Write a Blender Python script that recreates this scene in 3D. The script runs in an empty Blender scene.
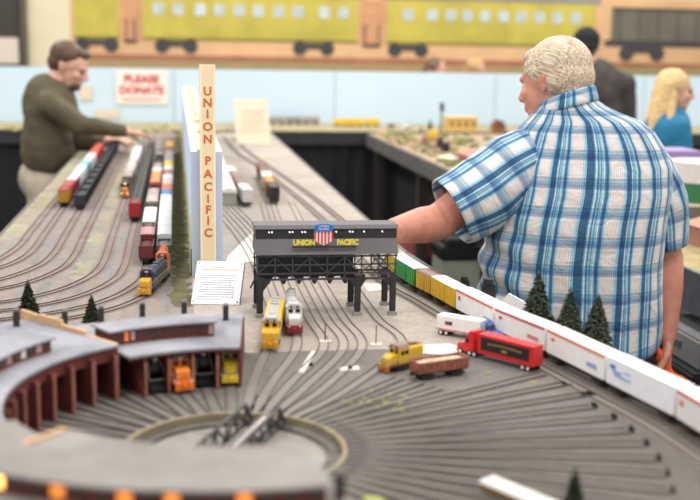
import bpy, bmesh, math, random
from mathutils import Vector, Matrix, noise, Euler
random.seed(7)
S = bpy.context.scene
COL = S.collection
R = math.radians
ZT = 1.21            # table top height

# ------------------------------------------------------------------ camera
F = 1100.0; CZ = 1.75
yaw, roll = R(9.0), R(1.0); pitch = math.atan((250 - 51) / F)
fw = Vector((math.sin(yaw) * math.cos(pitch), math.cos(yaw) * math.cos(pitch), -math.sin(pitch)))
r0 = Vector((math.cos(yaw), -math.sin(yaw), 0)); u0 = r0.cross(fw)
cr = r0 * math.cos(roll) + u0 * math.sin(roll); cu = -r0 * math.sin(roll) + u0 * math.cos(roll)
CAM = Vector((0, 0, CZ))
cd = bpy.data.cameras.new('camera'); cam = bpy.data.objects.new('camera', cd); COL.objects.link(cam)
m = Matrix.Identity(4)
for i in range(3):
    m[i][0] = cr[i]; m[i][1] = cu[i]; m[i][2] = -fw[i]; m[i][3] = CAM[i]
cam.matrix_world = m
cd.sensor_width = 36; cd.lens = F / 700 * 36; cd.clip_start = 0.05
cd.dof.use_dof = True; cd.dof.focus_distance = 2.5; cd.dof.aperture_fstop = 2.8
S.camera = cam

def G(px, py, z=ZT):
    d = fw + cr * ((px - 350) / F) + cu * ((250 - py) / F)
    return CAM + d * ((z - CZ) / d.z)

# ------------------------------------------------------------------ materials
def lin(c):
    return tuple(((x / 255) / 12.92 if x / 255 <= .04045 else ((x / 255 + .055) / 1.055) ** 2.4) for x in c) + (1,)
MATS = {}
def mat(name, c, rough=.6, var=0.0, scale=20, metal=0, emit=0, bump=0, c2=None, spec=None, coords='Object', bscale=None):
    if name in MATS: return MATS[name]
    M = bpy.data.materials.new(name); M.use_nodes = True; nt = M.node_tree
    b = nt.nodes['Principled BSDF']; b.inputs['Roughness'].default_value = rough; b.inputs['Metallic'].default_value = metal
    if spec is not None: b.inputs['Specular IOR Level'].default_value = spec
    b.inputs['Base Color'].default_value = lin(c)
    tc = nt.nodes.new('ShaderNodeTexCoord')
    if var or c2:
        n = nt.nodes.new('ShaderNodeTexNoise'); n.inputs['Scale'].default_value = scale; n.inputs['Detail'].default_value = 6
        n.inputs['Roughness'].default_value = .65
        nt.links.new(tc.outputs[coords], n.inputs['Vector'])
        rp = nt.nodes.new('ShaderNodeValToRGB'); nt.links.new(n.outputs['Fac'], rp.inputs['Fac'])
        rp.color_ramp.elements[0].position = .35; rp.color_ramp.elements[1].position = .65
        if c2: a, d = lin(c), lin(c2)
        else:
            a = lin([max(0, x * (1 - var)) for x in c]); d = lin([min(255, x * (1 + var)) for x in c])
        rp.color_ramp.elements[0].color = a; rp.color_ramp.elements[1].color = d
        nt.links.new(rp.outputs['Color'], b.inputs['Base Color'])
    if bump:
        n2 = nt.nodes.new('ShaderNodeTexNoise'); n2.inputs['Scale'].default_value = bscale or scale * 3; n2.inputs['Detail'].default_value = 5
        nt.links.new(tc.outputs[coords], n2.inputs['Vector'])
        bp = nt.nodes.new('ShaderNodeBump'); bp.inputs['Strength'].default_value = bump; bp.inputs['Distance'].default_value = .01
        nt.links.new(n2.outputs['Fac'], bp.inputs['Height']); nt.links.new(bp.outputs['Normal'], b.inputs['Normal'])
    if emit:
        b.inputs['Emission Color'].default_value = lin(c); b.inputs['Emission Strength'].default_value = emit
    MATS[name] = M; return M

def pal(c, rough=.5, **k):       # plain paint by colour
    return mat('paint_%d_%d_%d' % tuple(c) + ('_g' if rough < .4 else ''), c, rough, var=.025, scale=60, **k)

# ------------------------------------------------------------------ mesh builder
class MB:
    def __init__(s): s.v = []; s.f = []; s.m = []; s.uv = {}; s.smooth = set()
    def add(s, vs, fs, mi=0, smooth=False):
        o = len(s.v); s.v += [Vector(p) for p in vs]
        for f in fs:
            if smooth: s.smooth.add(len(s.f))
            s.f.append([o + i for i in f]); s.m.append(mi)
    def box(s, c, d, mi=0, rz=0, ry=0, rx=0):
        x, y, z = d[0] / 2, d[1] / 2, d[2] / 2
        vs = [Vector(p) for p in ((-x,-y,-z),(x,-y,-z),(x,y,-z),(-x,y,-z),(-x,-y,z),(x,-y,z),(x,y,z),(-x,y,z))]
        if rz or ry or rx:
            e = Euler((rx, ry, rz)).to_matrix(); vs = [e @ v for v in vs]
        c = Vector(c)
        s.add([v + c for v in vs], [(0,3,2,1),(4,5,6,7),(0,1,5,4),(1,2,6,5),(2,3,7,6),(3,0,4,7)], mi); return s
    def bar(s, a, b, w, h=None, mi=0):       # square bar between two points
        a, b = Vector(a), Vector(b); h = h or w; d = (b - a).normalized()
        up = Vector((0, 0, 1)) if abs(d.z) < .95 else Vector((0, 1, 0))
        sx = d.cross(up).normalized() * (w / 2); sy = sx.cross(d).normalized() * (h / 2)
        vs = [a - sx - sy, a + sx - sy, a + sx + sy, a - sx + sy, b - sx - sy, b + sx - sy, b + sx + sy, b - sx + sy]
        s.add(vs, [(0,1,2,3),(7,6,5,4),(0,4,5,1),(1,5,6,2),(2,6,7,3),(3,7,4,0)], mi); return s
    def cyl(s, a, b, ra, rb=None, n=16, mi=0, cap=True):
        rb = ra if rb is None else rb; a, b = Vector(a), Vector(b); d = (b - a).normalized()
        up = Vector((0, 0, 1)) if abs(d.z) < .9 else Vector((1, 0, 0))
        x = d.cross(up).normalized(); y = d.cross(x)
        vs = []
        for c, r in ((a, ra), (b, rb)):
            for i in range(n):
                t = 2 * math.pi * i / n; vs.append(c + x * (math.cos(t) * r) + y * (math.sin(t) * r))
        s.add(vs, [(i, n + i, n + (i + 1) % n, (i + 1) % n) for i in range(n)], mi, True)
        if cap: s.add(vs, [tuple(range(n)), tuple(reversed(range(n, 2 * n)))], mi)
        return s
    def ell(s, c, rad, mi=0, n=14, k=8, rot=None):
        vs = []; c = Vector(c)
        for j in range(k + 1):
            p = math.pi * j / k
            for i in range(n):
                t = 2 * math.pi * i / n
                v = Vector((math.sin(p) * math.cos(t) * rad[0], math.sin(p) * math.sin(t) * rad[1], math.cos(p) * rad[2]))
                if rot is not None: v = rot @ v
                vs.append(c + v)
        fs = [(j*n+i, (j+1)*n+i, (j+1)*n+(i+1)%n, j*n+(i+1)%n) for j in range(k) for i in range(n)]
        s.add(vs, fs, mi, True); return s
    def prism(s, poly, z0, z1, mi=0, axis='z'):
        n = len(poly)
        def P(p, h): return (p[0], p[1], h) if axis == 'z' else ((p[0], h, p[1]) if axis == 'y' else (h, p[0], p[1]))
        vs = [P(p, z0) for p in poly] + [P(p, z1) for p in poly]
        s.add(vs, [tuple(reversed(range(n))), tuple(range(n, 2*n))] + [(i, (i+1)%n, n+(i+1)%n, n+i) for i in range(n)], mi); return s
    def sector(s, r0_, r1_, a0, a1, z0, z1, n=24, mi=0, z1o=None):   # ring sector, angles in degrees; z1o = outer top
        z1o = z1 if z1o is None else z1o; vs = []
        for i in range(n + 1):
            a = R(a0 + (a1 - a0) * i / n); c, q = math.cos(a), math.sin(a)
            vs += [(r0_*c, r0_*q, z0), (r1_*c, r1_*q, z0), (r1_*c, r1_*q, z1o), (r0_*c, r0_*q, z1)]
        fs = [(0,1,2,3), (4*n+3,4*n+2,4*n+1,4*n)]
        for i in range(n):
            o = 4*i
            for k in range(4): fs.append((o+k, o+4+k, o+4+(k+1)%4, o+(k+1)%4))
        s.add(vs, fs, mi); return s
    def build(s, name, mats, parent=None, bevel=0, loc=None, label=None):
        me = bpy.data.meshes.new(name)
        me.from_pydata([tuple(v) for v in s.v], [], s.f)
        if not isinstance(mats, (list, tuple)): mats = [mats]
        for q in mats: me.materials.append(q)
        for i, p in enumerate(me.polygons):
            p.material_index = s.m[i]; p.use_smooth = i in s.smooth
        bm = bmesh.new(); bm.from_mesh(me); bmesh.ops.recalc_face_normals(bm, faces=bm.faces)
        if bevel: bmesh.ops.bevel(bm, geom=[e for e in bm.edges if e.calc_face_angle(0) > .6], offset=bevel, segments=2, affect='EDGES', clamp_overlap=True)
        bm.to_mesh(me); bm.free()
        o = bpy.data.objects.new(name, me); COL.objects.link(o)
        if parent: o.parent = parent
        if loc: o.location = loc
        if label: o['label'] = label
        return o

def tag(o, label=None, cat=None, group=None, kind=None):
    if label: o['label'] = label
    if cat: o['category'] = cat
    if group: o['group'] = group
    if kind: o['kind'] = kind
    return o
def thing(name, label, cat, loc=(0,0,0), rz=0, group=None):
    o = bpy.data.objects.new(name, None); COL.objects.link(o); o.empty_display_size = .05
    o.location = loc; o.rotation_euler = (0, 0, rz); return tag(o, label, cat, group)
def copy_tree(o, parent=None):
    c = o.copy(); COL.objects.link(c)
    if parent: c.parent = parent
    for ch in list(o.children): copy_tree(ch, c)
    return c
def text_mesh(s, size, ext=.0005, align='CENTER', sx=1.0, off=0):
    cu_ = bpy.data.curves.new('t', 'FONT'); cu_.body = s; cu_.size = size; cu_.extrude = ext; cu_.offset = off; cu_.align_x = align; cu_.align_y = 'CENTER'; cu_.resolution_u = 3
    o = bpy.data.objects.new('t', cu_); COL.objects.link(o)
    bpy.context.view_layer.update()
    me = bpy.data.meshes.new_from_object(o.evaluated_get(bpy.context.evaluated_depsgraph_get()))
    bpy.data.objects.remove(o); me.transform(Matrix.Diagonal((sx, 1, 1, 1))); return me
def text(name, s, size, M, material, parent=None, ext=.0005, sx=1.0, bold=0):
    me = text_mesh(s, size, ext, sx=sx, off=bold); me.transform(M); me.materials.clear(); me.materials.append(material)
    o = bpy.data.objects.new(name, me); COL.objects.link(o)
    if parent: o.parent = parent
    return o
FRONT = Matrix.Rotation(R(90), 4, 'X')       # text facing -Y

def catmull(pts, step=.02):
    P = [Vector(p).to_3d() for p in pts]; P = [P[0]*2-P[1]] + P + [P[-1]*2-P[-2]]; out = []
    for i in range(1, len(P) - 2):
        a, b, c, d = P[i-1:i+3]; n = max(2, int((c-b).length / step))
        for k in range(n):
            t = k / n
            out.append(.5*((2*b) + (c-a)*t + (2*a-5*b+4*c-d)*t*t + (3*b-a-3*c+d)*t**3))
    out.append(P[-2]); return out
def sweep(path, off, w, z0, z1):
    """strip of rectangular section following a path, centre displaced sideways by off; uv = (distance, side)"""
    b = MB(); L = 0; uvs = []
    vs = []
    for i, p in enumerate(path):
        d = (path[min(i+1, len(path)-1)] - path[max(i-1, 0)]); d.z = 0; d.normalize(); n = Vector((-d.y, d.x, 0))
        if i: L += (p - path[i-1]).length
        q = p + n * off; uvs.append(L)
        vs += [q - n*w/2 + Vector((0,0,z0)), q + n*w/2 + Vector((0,0,z0)), q + n*w/2 + Vector((0,0,z1)), q - n*w/2 + Vector((0,0,z1))]
    fs = []; n_ = len(path) - 1
    for i in range(n_):
        for k in range(4): fs.append((4*i+k, 4*i+4+k, 4*i+4+(k+1)%4, 4*i+(k+1)%4))
    fs += [(0,1,2,3), (4*n_+3,4*n_+2,4*n_+1,4*n_)]
    b.add(vs, fs); b.Ls = uvs; return b
def set_uv_len(o, Ls):
    me = o.data; uv = me.uv_layers.new(name='uv')
    for l in me.loops: uv.data[l.index].uv = (Ls[l.vertex_index // 4], (l.vertex_index % 4 in (0, 3)) * 1.0)

# ------------------------------------------------------------------ organic bodies: spheres fused by voxel remesh
def blob(name, parts, voxel, material, parent=None, smooth=4, wrinkle=0, wscale=12, cut=None):
    b = MB()
    for p in parts:
        if p[0] == 'cap':
            a, ra, c, rc = Vector(p[1]), p[2], Vector(p[3]), p[4]
            b.ell(a, (ra, ra, ra), n=20, k=12); b.ell(c, (rc, rc, rc), n=20, k=12)
            if (c - a).length > .2 * min(ra, rc):
                L_ = (c - a).length; sn = max(-.9, min(.9, (ra - rc) / L_)); cs = math.sqrt(1 - sn * sn); d_ = (c - a) / L_
                b.cyl(a + d_ * ra * sn, c + d_ * rc * sn, ra * cs, rc * cs, n=20)
        elif p[0] == 'ell':
            b.ell(p[1], p[2], n=44, k=28, rot=p[3] if len(p) > 3 else None)
    o = b.build(name + '_t', material)
    md = o.modifiers.new('r', 'REMESH'); md.mode = 'VOXEL'; md.voxel_size = voxel; md.use_smooth_shade = True
    sm = o.modifiers.new('s', 'SMOOTH'); sm.iterations = smooth; sm.factor = .6
    bpy.context.view_layer.update()
    me = bpy.data.meshes.new_from_object(o.evaluated_get(bpy.context.evaluated_depsgraph_get()))
    bpy.data.objects.remove(o); me.name = name
    if wrinkle:
        me.update()
        for v in me.vertices:
            q = v.co * wscale; d = noise.noise(q + Vector((0, 0, q.x*.7))) + .5 * noise.noise(q * 2.3)
            v.co += v.normal * (d * wrinkle)
    if cut:
        bm = bmesh.new(); bm.from_mesh(me)
        for co, no in cut:
            bmesh.ops.bisect_plane(bm, geom=bm.verts[:]+bm.edges[:]+bm.faces[:], plane_co=co, plane_no=no, clear_outer=True)
        bm.to_mesh(me); bm.free()
    for p in me.polygons: p.use_smooth = True
    me.materials.clear(); me.materials.append(material)
    o = bpy.data.objects.new(name, me); COL.objects.link(o)
    if parent: o.parent = parent
    return o
def frame(fwd, up=(0, 0, 1)):
    f = Vector(fwd).normalized(); s_ = Vector(up).cross(f).normalized(); u = f.cross(s_)
    return Matrix((f, s_, u)).transposed()       # local x = forward, y = left, z = up
def head_parts(c, rot, k=1.0):
    c = Vector(c)
    def L(x, y, z): return c + rot @ Vector((x*k, y*k, z*k))
    def E(p, r): return ('ell', L(*p), tuple(q*k for q in r), rot)
    return [E((-.012, 0, .022), (.093, .074, .088)), E((.022, 0, -.028), (.066, .060, .072)),
            E((.035, 0, -.070), (.045, .048, .035)), E((.062, 0, -.088), (.022, .026, .020)),     # jaw, chin
            E((.070, 0, .022), (.018, .048, .014)),                                               # brow
            ('cap', L(.082, 0, .012), .009*k, L(.101, 0, -.022), .013*k), E((.094, 0, -.028), (.014, .018, .009)),
            E((.083, 0, -.053), (.011, .022, .006)), E((.081, 0, -.063), (.011, .019, .006)),
            E((.055, .040, -.020), (.022, .018, .020)), E((.055, -.040, -.020), (.022, .018, .020)),
            E((-.016, .072, -.010), (.013, .008, .026)), E((-.016, -.072, -.010), (.013, .008, .026)),
            E((-.022, .077, .004), (.014, .005, .014)), E((-.022, -.077, .004), (.014, .005, .014))]
def hand_parts(w, dirn, palmn, k=1.0, curl=.5, thumb=1):
    """w = wrist, dirn = direction of fingers, palmn = palm normal"""
    w = Vector(w); d = Vector(dirn).normalized(); n = Vector(palmn).normalized(); s_ = d.cross(n).normalized()
    P = []
    for q in (-.026, -.009, .009, .026):
        P.append(('cap', w + s_*q*.6*k, .015*k, w + d*.085*k + s_*q*k, .012*k))
    for i, (q, L) in enumerate(((-.030, .062), (-.010, .074), (.010, .080), (.030, .070))):
        a = w + d*.088*k + s_*q*k; dd = d.copy(); r = .0088*k
        for j in range(3):
            dd = (dd + n * curl * (.5 + .35*j)).normalized(); b_ = a + dd * L * (.42, .32, .26)[j] * k
            P.append(('cap', a, r, b_, r*.92)); a = b_; r *= .92
    t0 = w + d*.022*k + s_*.022*k*thumb; t1 = t0 + (d*.5 + s_*thumb*.75 + n*.35).normalized()*.042*k; t2 = t1 + (d*.9 + s_*thumb*.2 + n*.5).normalized()*.032*k; t3 = t2 + (d*.8 + n*.6).normalized()*.024*k
    P += [('cap', t0, .014*k, t1, .012*k), ('cap', t1, .0115*k, t2, .0105*k), ('cap', t2, .0105*k, t3, .009*k)]
    return P

exec_after = []
#@@WORLD
# ================================================================== SETTING
def struct(o, label=None): o['kind'] = 'structure'; return o
struct(MB().box((2, 4.5, -.05), (16, 16, .1)).build('floor', mat('floor_carpet', (70, 66, 62), .9, var=.2, scale=8)))
WY = 10.5
struct(MB().box((2, WY + .1, 2.2), (16, .2, 4.4)).build('wall_back', mat('wall_cream', (226, 214, 180), .8, var=.03, scale=2)))
# dark doorway at the left of the back wall
dw = MB().box((-2.15, WY - .02, 1.15), (1.5, .04, 2.3)); struct(dw.build('door_1', mat('door_dark', (58, 52, 46), .6, var=.1)))
t_ = MB().box((-1.36, WY - .04, 1.15), (.05, .07, 2.3)).box((-2.15, WY - .04, 1.15), (.03, .06, 2.3)); struct(t_.build('trim_1', mat('door_trim', (86, 76, 64), .6)))

# ---- railway mural painted on the back wall (flat boards of paint, kept a few mm proud)
mur = thing('railway_mural', 'long painted mural of yellow passenger coaches and a grey freight car along the back wall', 'mural', (0, WY, 0))
MY = -.003
def flat(name, rects, mats, par, off, label=None):
    b = MB()
    for r in rects:
        x0, x1, z0, z1 = r[:4]; b.box(((x0+x1)/2, -off, (z0+z1)/2), (x1-x0, .004, z1-z0), r[4] if len(r) > 4 else 0)
    return b.build(name, mats, par, label=label)
sky_m = mat('mural_peach', (222, 178, 132), .8, var=.05, scale=1.5); top_m = mat('mural_sky', (232, 214, 170), .8)
flat('painted_ground', [(-.95, 9, 1.66, 2.30), (-.95, 9, 2.30, 3.4, 1)], [sky_m, top_m], mur, .003)
flat('painted_verge', [(-.95, 9, 1.35, 1.64)], [mat('mural_green', (150, 150, 100), .8, scale=2.2, c2=(186, 146, 106))], mur, .005)
flat('painted_rail', [(-.95, 9, 1.635, 1.685)], [mat('mural_rail', (168, 112, 82), .8, var=.1, scale=3)], mur, .007)
ycol = mat('mural_yellow', (194, 178, 78), .75, var=.07, scale=2.5); wincol = mat('mural_window', (190, 200, 196), .7, var=.08, scale=6)
grc = mat('mural_roof', (150, 146, 136), .75, var=.06, scale=3); dkc = mat('mural_wheel', (70, 66, 66), .8, var=.1); rdk = mat('mural_gap', (206, 150, 108), .8, var=.08, scale=5)
def coach(x0, x1, wins, trucks, vest=True):
    c = flat('painted_coach', [(x0, x1, 1.83, 2.24, 0), (x0 - .05, x1 + .05, 2.235, 2.34, 1), (x0, x1, 1.822, 1.84, 2)], [ycol, grc, mat('mural_sill', (176, 160, 60), .8)], mur, .009)
    for w in wins: flat('painted_window', [(w - .05, w + .05, 2.05, 2.155)], [wincol], c, .012)
    for t in trucks:
        b = MB()
        for dx in (-.13, .13):
            b.cyl((t + dx, -.010, 1.770), (t + dx, -.016, 1.770), .066, n=20)
        b.box((t, -.012, 1.79), (.26, .006, .05)); b.build('painted_wheels', dkc, c)
coach(-.92, -.52, [], [-.72])
coach(-.30, 1.70, [-.16, .02, .22, .40, .58, .76, .95, 1.13, 1.38, 1.56], [.0, 1.28])
coach(1.98, 4.05, [2.18, 2.42, 2.60, 2.76, 2.94, 3.12, 3.30, 3.48, 3.66, 3.85], [2.19, 3.75])
for a, b_ in ((-.52, -.30), (1.70, 1.98)):
    flat('painted_vestibule', [(a + .02, b_ - .02, 1.82, 2.22)] , [rdk], mur, .009)
    flat('painted_step', [(a + .05, b_ - .06, 1.79, 1.82), (a + .06, a + .075, 1.83, 2.0), (b_ - .09, b_ - .075, 1.83, 2.0)], [dkc], mur, .012)
fc = flat('painted_freight_car', [(4.22, 5.9, 1.90, 2.20, 0), (4.16, 5.9, 1.84, 1.90, 1), (4.22, 5.9, 2.19, 2.215, 1)], [mat('mural_grey', (112, 106, 92), .8, var=.08, scale=3), dkc], mur, .009)
for i in range(8): flat('painted_rib', [(4.3 + i*.2, 4.31 + i*.2, 1.90, 2.19)], [dkc], fc, .012)
for t in (4.55, 5.45):
    b = MB()
    for dx in (-.16, .16): b.cyl((t + dx, -.010, 1.775), (t + dx, -.016, 1.775), .075, n=20)
    b.box((t, -.012, 1.81), (.4, .006, .06)); b.build('painted_wheels', dkc, fc)
# white notice on the dark door
nt_ = thing('wall_notice', 'white notice pinned on the dark doorway at the far left', 'notice', (-1.56, WY - .05, 1.70))
MB().box((0, 0, 0), (.30, .006, .23)).build('paper', mat('paper_warm', (222, 208, 190), .8), nt_)
MB().box((-.06, -.004, .0), (.05, .003, .03)).build('print_mark', dkc, nt_)

# ================================================================== FAR LAYOUT WITH BLUE BACKDROP
FY = 7.3; BY = 8.2
blue = mat('backdrop_blue', (204, 225, 240), .8, var=.012, scale=1.2)
bd = thing('backdrop_boards', 'pale blue sky backdrop boards standing behind the far layout', 'backdrop', (0, BY, ZT))
xs = [-2.6, -1.35, -.02, 1.165, 2.4, 3.6, 5.0]
for i in range(6):
    x0, x1 = xs[i], xs[i+1]
    MB().box(((x0+x1)/2, .01, .195), (x1 - x0 - .006, .012, .39)).build('board', blue, bd)
    MB().box((x1, .03, .195), (.03, .02, .38)).build('batten', mat('pine', (206, 176, 132), .7, var=.1, scale=12), bd)
fl = thing('far_layout_table', 'far cross table with tan scenery top and black cloth skirt', 'table', (0, FY, 0))
scen = mat('scenery_tan', (168, 148, 122), .95, scale=9, c2=(140, 138, 96), bump=.3)
MB().box((1.2, .46, ZT - .02), (7.6, .93, .04)).build('table_top', scen, fl)
MB().box((1.2, -.008, ZT - .035), (7.6, .016, .09)).build('fascia', mat('fascia_far', (44, 43, 45), .7, var=.1, scale=10), fl)
sk = MB(); 
# pleated black skirt
def pleat(x0, x1, y, z0, z1, amp=.012, wl=.11):
    b = MB(); n = int((x1 - x0) / wl * 8); vs = []
    for i in range(n + 1):
        x = x0 + (x1-x0)*i/n; a = amp * math.sin(2*math.pi*(x - x0)/wl + .8*math.sin(x*5)); vs += [(x, y + a, z0), (x, y + a*.4, z1)]
    b.add(vs, [(2*i, 2*i+2, 2*i+3, 2*i+1) for i in range(n)], 0, True); return b
blackcloth = mat('skirt_black', (27, 29, 34), .9, var=.15, scale=6)
pleat(-2.6, 5.0, .02, 0, ZT - .08).build('skirt', blackcloth, fl)
for x in (-2.5, -.8, 3, 4.9): MB().box((x, .85, .585), (.06, .06, 1.17)).build('leg', mat('pine', (206, 176, 132)), fl)

# PLEASE DONATE sign hung on the backdrop
ds = thing('donation_sign', 'white sign with red PLEASE DONATE lettering on the blue backdrop', 'sign', (-.252, BY - .004, 1.466))
MB().box((0, -.002, 0), (.37, .004, .245)).build('panel', mat('sign_white', (238, 232, 224), .7), ds)
redink = mat('red_ink', (200, 52, 48), .7)
def X(x, y, z, rot=FRONT): return Matrix.Translation((x, y, z)) @ rot
text('lettering', 'PLEASE', .078, X(0, -.005, .055), redink, ds, ext=.001, sx=1.02, bold=.0035)
text('lettering', 'DONATE', .078, X(0, -.005, -.025), redink, ds, ext=.001, sx=.98, bold=.0035)
b = MB()
for i in range(9): b.box((-.125 + i*.031, -.005, -.088), (.024, .002, .012))
b.build('small_print', redink, ds)
for (x0, x1, z0, z1, lb) in ((-.69, -.60, 1.37, 1.47, 'small white notice on the blue backdrop just in front of the bearded face'), (-.585, -.41, 1.24, 1.305, 'low cream notice at the foot of the blue backdrop by the outstretched arm')):
    tag(MB().box(((x0+x1)/2, BY - .006, (z0+z1)/2), (x1-x0, .004, z1-z0)).build('paper_notice', mat('paper_warm', (232, 226, 214))), lb, 'notice')

#@@TRAINS
# ================================================================== ROLLING STOCK
wheelm = mat('wheel_dark', (44, 40, 38), .5, var=.1); truckm = mat('bogie_dark', (38, 35, 34), .7)
_shared = {}
def bogie(par, x, w=.030, name='bogie'):
    key = ('bogie', w)
    if key not in _shared:
        b = MB()
        for sy in (-1, 1):
            b.box((0, sy*w*.44, .0068), (.030, .0022, .005)).box((0, sy*w*.46, .0085), (.012, .0022, .005))
        for dx in (-.0105, .0105):
            for sy in (-1, 1): b.cyl((dx, sy*.0082 - .0012, .0055), (dx, sy*.0082 + .0012, .0055), .0055, n=14, mi=1)
            b.cyl((dx, -w*.42, .0055), (dx, w*.42, .0055), .0012, n=6)
        b.box((0, 0, .0085), (.008, w*.8, .004))
        _shared[key] = b.build(name, [truckm, wheelm], par)
        o = _shared[key]
    else:
        o = _shared[key].copy(); COL.objects.link(o); o.parent = par
    o.location = (x, 0, 0); return o
def base_frame(par, L, w, col=(40, 36, 34), cx=0, short=False):
    b = MB().box((cx, 0, .0125), (L, w*.72, .004))
    for s_ in (-1, 1): b.box((cx + s_*(L/2 + .004), 0, .0115), (.009, .004, .004)).box((cx + s_*(L/2+.0085), 0, .0115), (.003, .006, .005))
    b.build('underframe', pal(col), par)
    for s_ in (-1, 1): bogie(par, cx + s_*(L/2 - (.024 if not short else .02)), w)
def boxcar(label, L, w, h, side, roof, end=None, stripe=None, group=None, door=True, ribs=9, stripe_top=False, logo=None, name='boxcar', brand=None):
    t = thing(name, label, 'railway car', group=group)
    base_frame(t, L, w)
    b = MB().box((0, 0, .0145 + h/2), (L, w, h))
    for i in range(ribs):
        x = -L/2 + L*(i+.5)/ribs
        for sy in (-1, 1): b.box((x, sy*(w/2 + .0003), .0145 + h/2), (.0014, .0012, h*.94))
    for sx in (-1, 1):
        for k in range(5): b.box((sx*(L/2 + .0003), 0, .0145 + h*(.12 + .19*k)), (.0012, w*.9, .0016))
    b.build('body', pal(side, .5), t)
    rb = MB().prism([(-w/2 - .0006, 0), (w/2 + .0006, 0), (w/2 + .0006, .0012), (0, .0032), (-w/2 - .0006, .0012)], -L/2 - .0006, L/2 + .0006, axis='x')
    rb.v = [v + Vector((0, 0, .0145 + h)) for v in rb.v]
    for i in range(ribs): rb.box((-L/2 + L*(i+.5)/ribs, 0, .0145 + h + .0018), (.0012, w*.96, .0016))
    rb.build('roof', pal(roof, .5), t)
    if door:
        for sy in (-1, 1):
            MB().box((0, sy*(w/2 + .001), .0145 + h*.48), (L*.2, .0018, h*.86)).box((L*.08, sy*(w/2 + .0022), .0145 + h*.45), (.0012, .0012, h*.6)).build('door', pal([max(0, c - 12) for c in side], .5), t)
    if stripe:
        z = .0145 + (h*.93 if stripe_top else h*.12)
        for sy in (-1, 1): MB().box((0, sy*(w/2 + .0012), z), (L*1.002, .001, h*.075)).build('stripe', pal(stripe, .5), t)
    if logo:
        for sy in (-1, 1):
            for (x, zz, ww, hh, c) in logo:
                MB().box((x*L*(-sy), sy*(w/2 + .0013), .0145 + h*zz), (ww*L, .001, hh*h)).build('marking', pal(c, .5), t)
    return t
def gondola(label, L, w, h, side, load=None, group=None, name='gondola_car', deck=None):
    t = thing(name, label, 'railway car', group=group); base_frame(t, L, w)
    b = MB().box((0, 0, .016), (L, w, .002))
    for sy in (-1, 1):
        b.box((0, sy*w/2, .015 + h/2), (L, .0016, h)).box((0, sy*w/2, .015 + h), (L, .003, .0016))
        for i in range(10): b.box((-L/2 + L*(i+.5)/10, sy*(w/2 + .001), .015 + h/2), (.0018, .002, h))
    for sx in (-1, 1): b.box((sx*L/2, 0, .015 + h/2), (.0016, w, h)).box((sx*L/2, 0, .015 + h), (.003, w, .0016))
    b.build('body', mat('gon_%d_%d_%d' % tuple(side), side, .75, var=.18, scale=70), t)
    if load:
        g = MB(); n = 16; k = 6; vs = []
        for i in range(n + 1):
            for j in range(k + 1):
                x = -L/2 + .002 + (L - .004)*i/n; y = -w/2 + .0015 + (w - .003)*j/k
                e = (1 - (2*j/k - 1)**2) * (1 - (2*i/n - 1)**4)
                vs.append((x, y, .014 + h*.82 + e*.005 + noise.noise(Vector((x*90, y*90, 1)))*.0018))
        g.add(vs, [(i*(k+1)+j, (i+1)*(k+1)+j, (i+1)*(k+1)+j+1, i*(k+1)+j+1) for i in range(n) for j in range(k)], 0, True)
        g.build('load', mat('load_%d_%d_%d' % tuple(load), load, .9, var=.2, scale=160), t)
    if deck:
        g = MB()
        for i in range(int(L/.012)): g.box((-L/2 + .006 + i*.012, 0, .016 + h), (.004, w*.8, .0025))
        for sy in (-1, 1): g.box((0, sy*w*.25, .018 + h), (L*.98, .003, .004))
        g.build('load', pal(deck), t)
    return t
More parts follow.
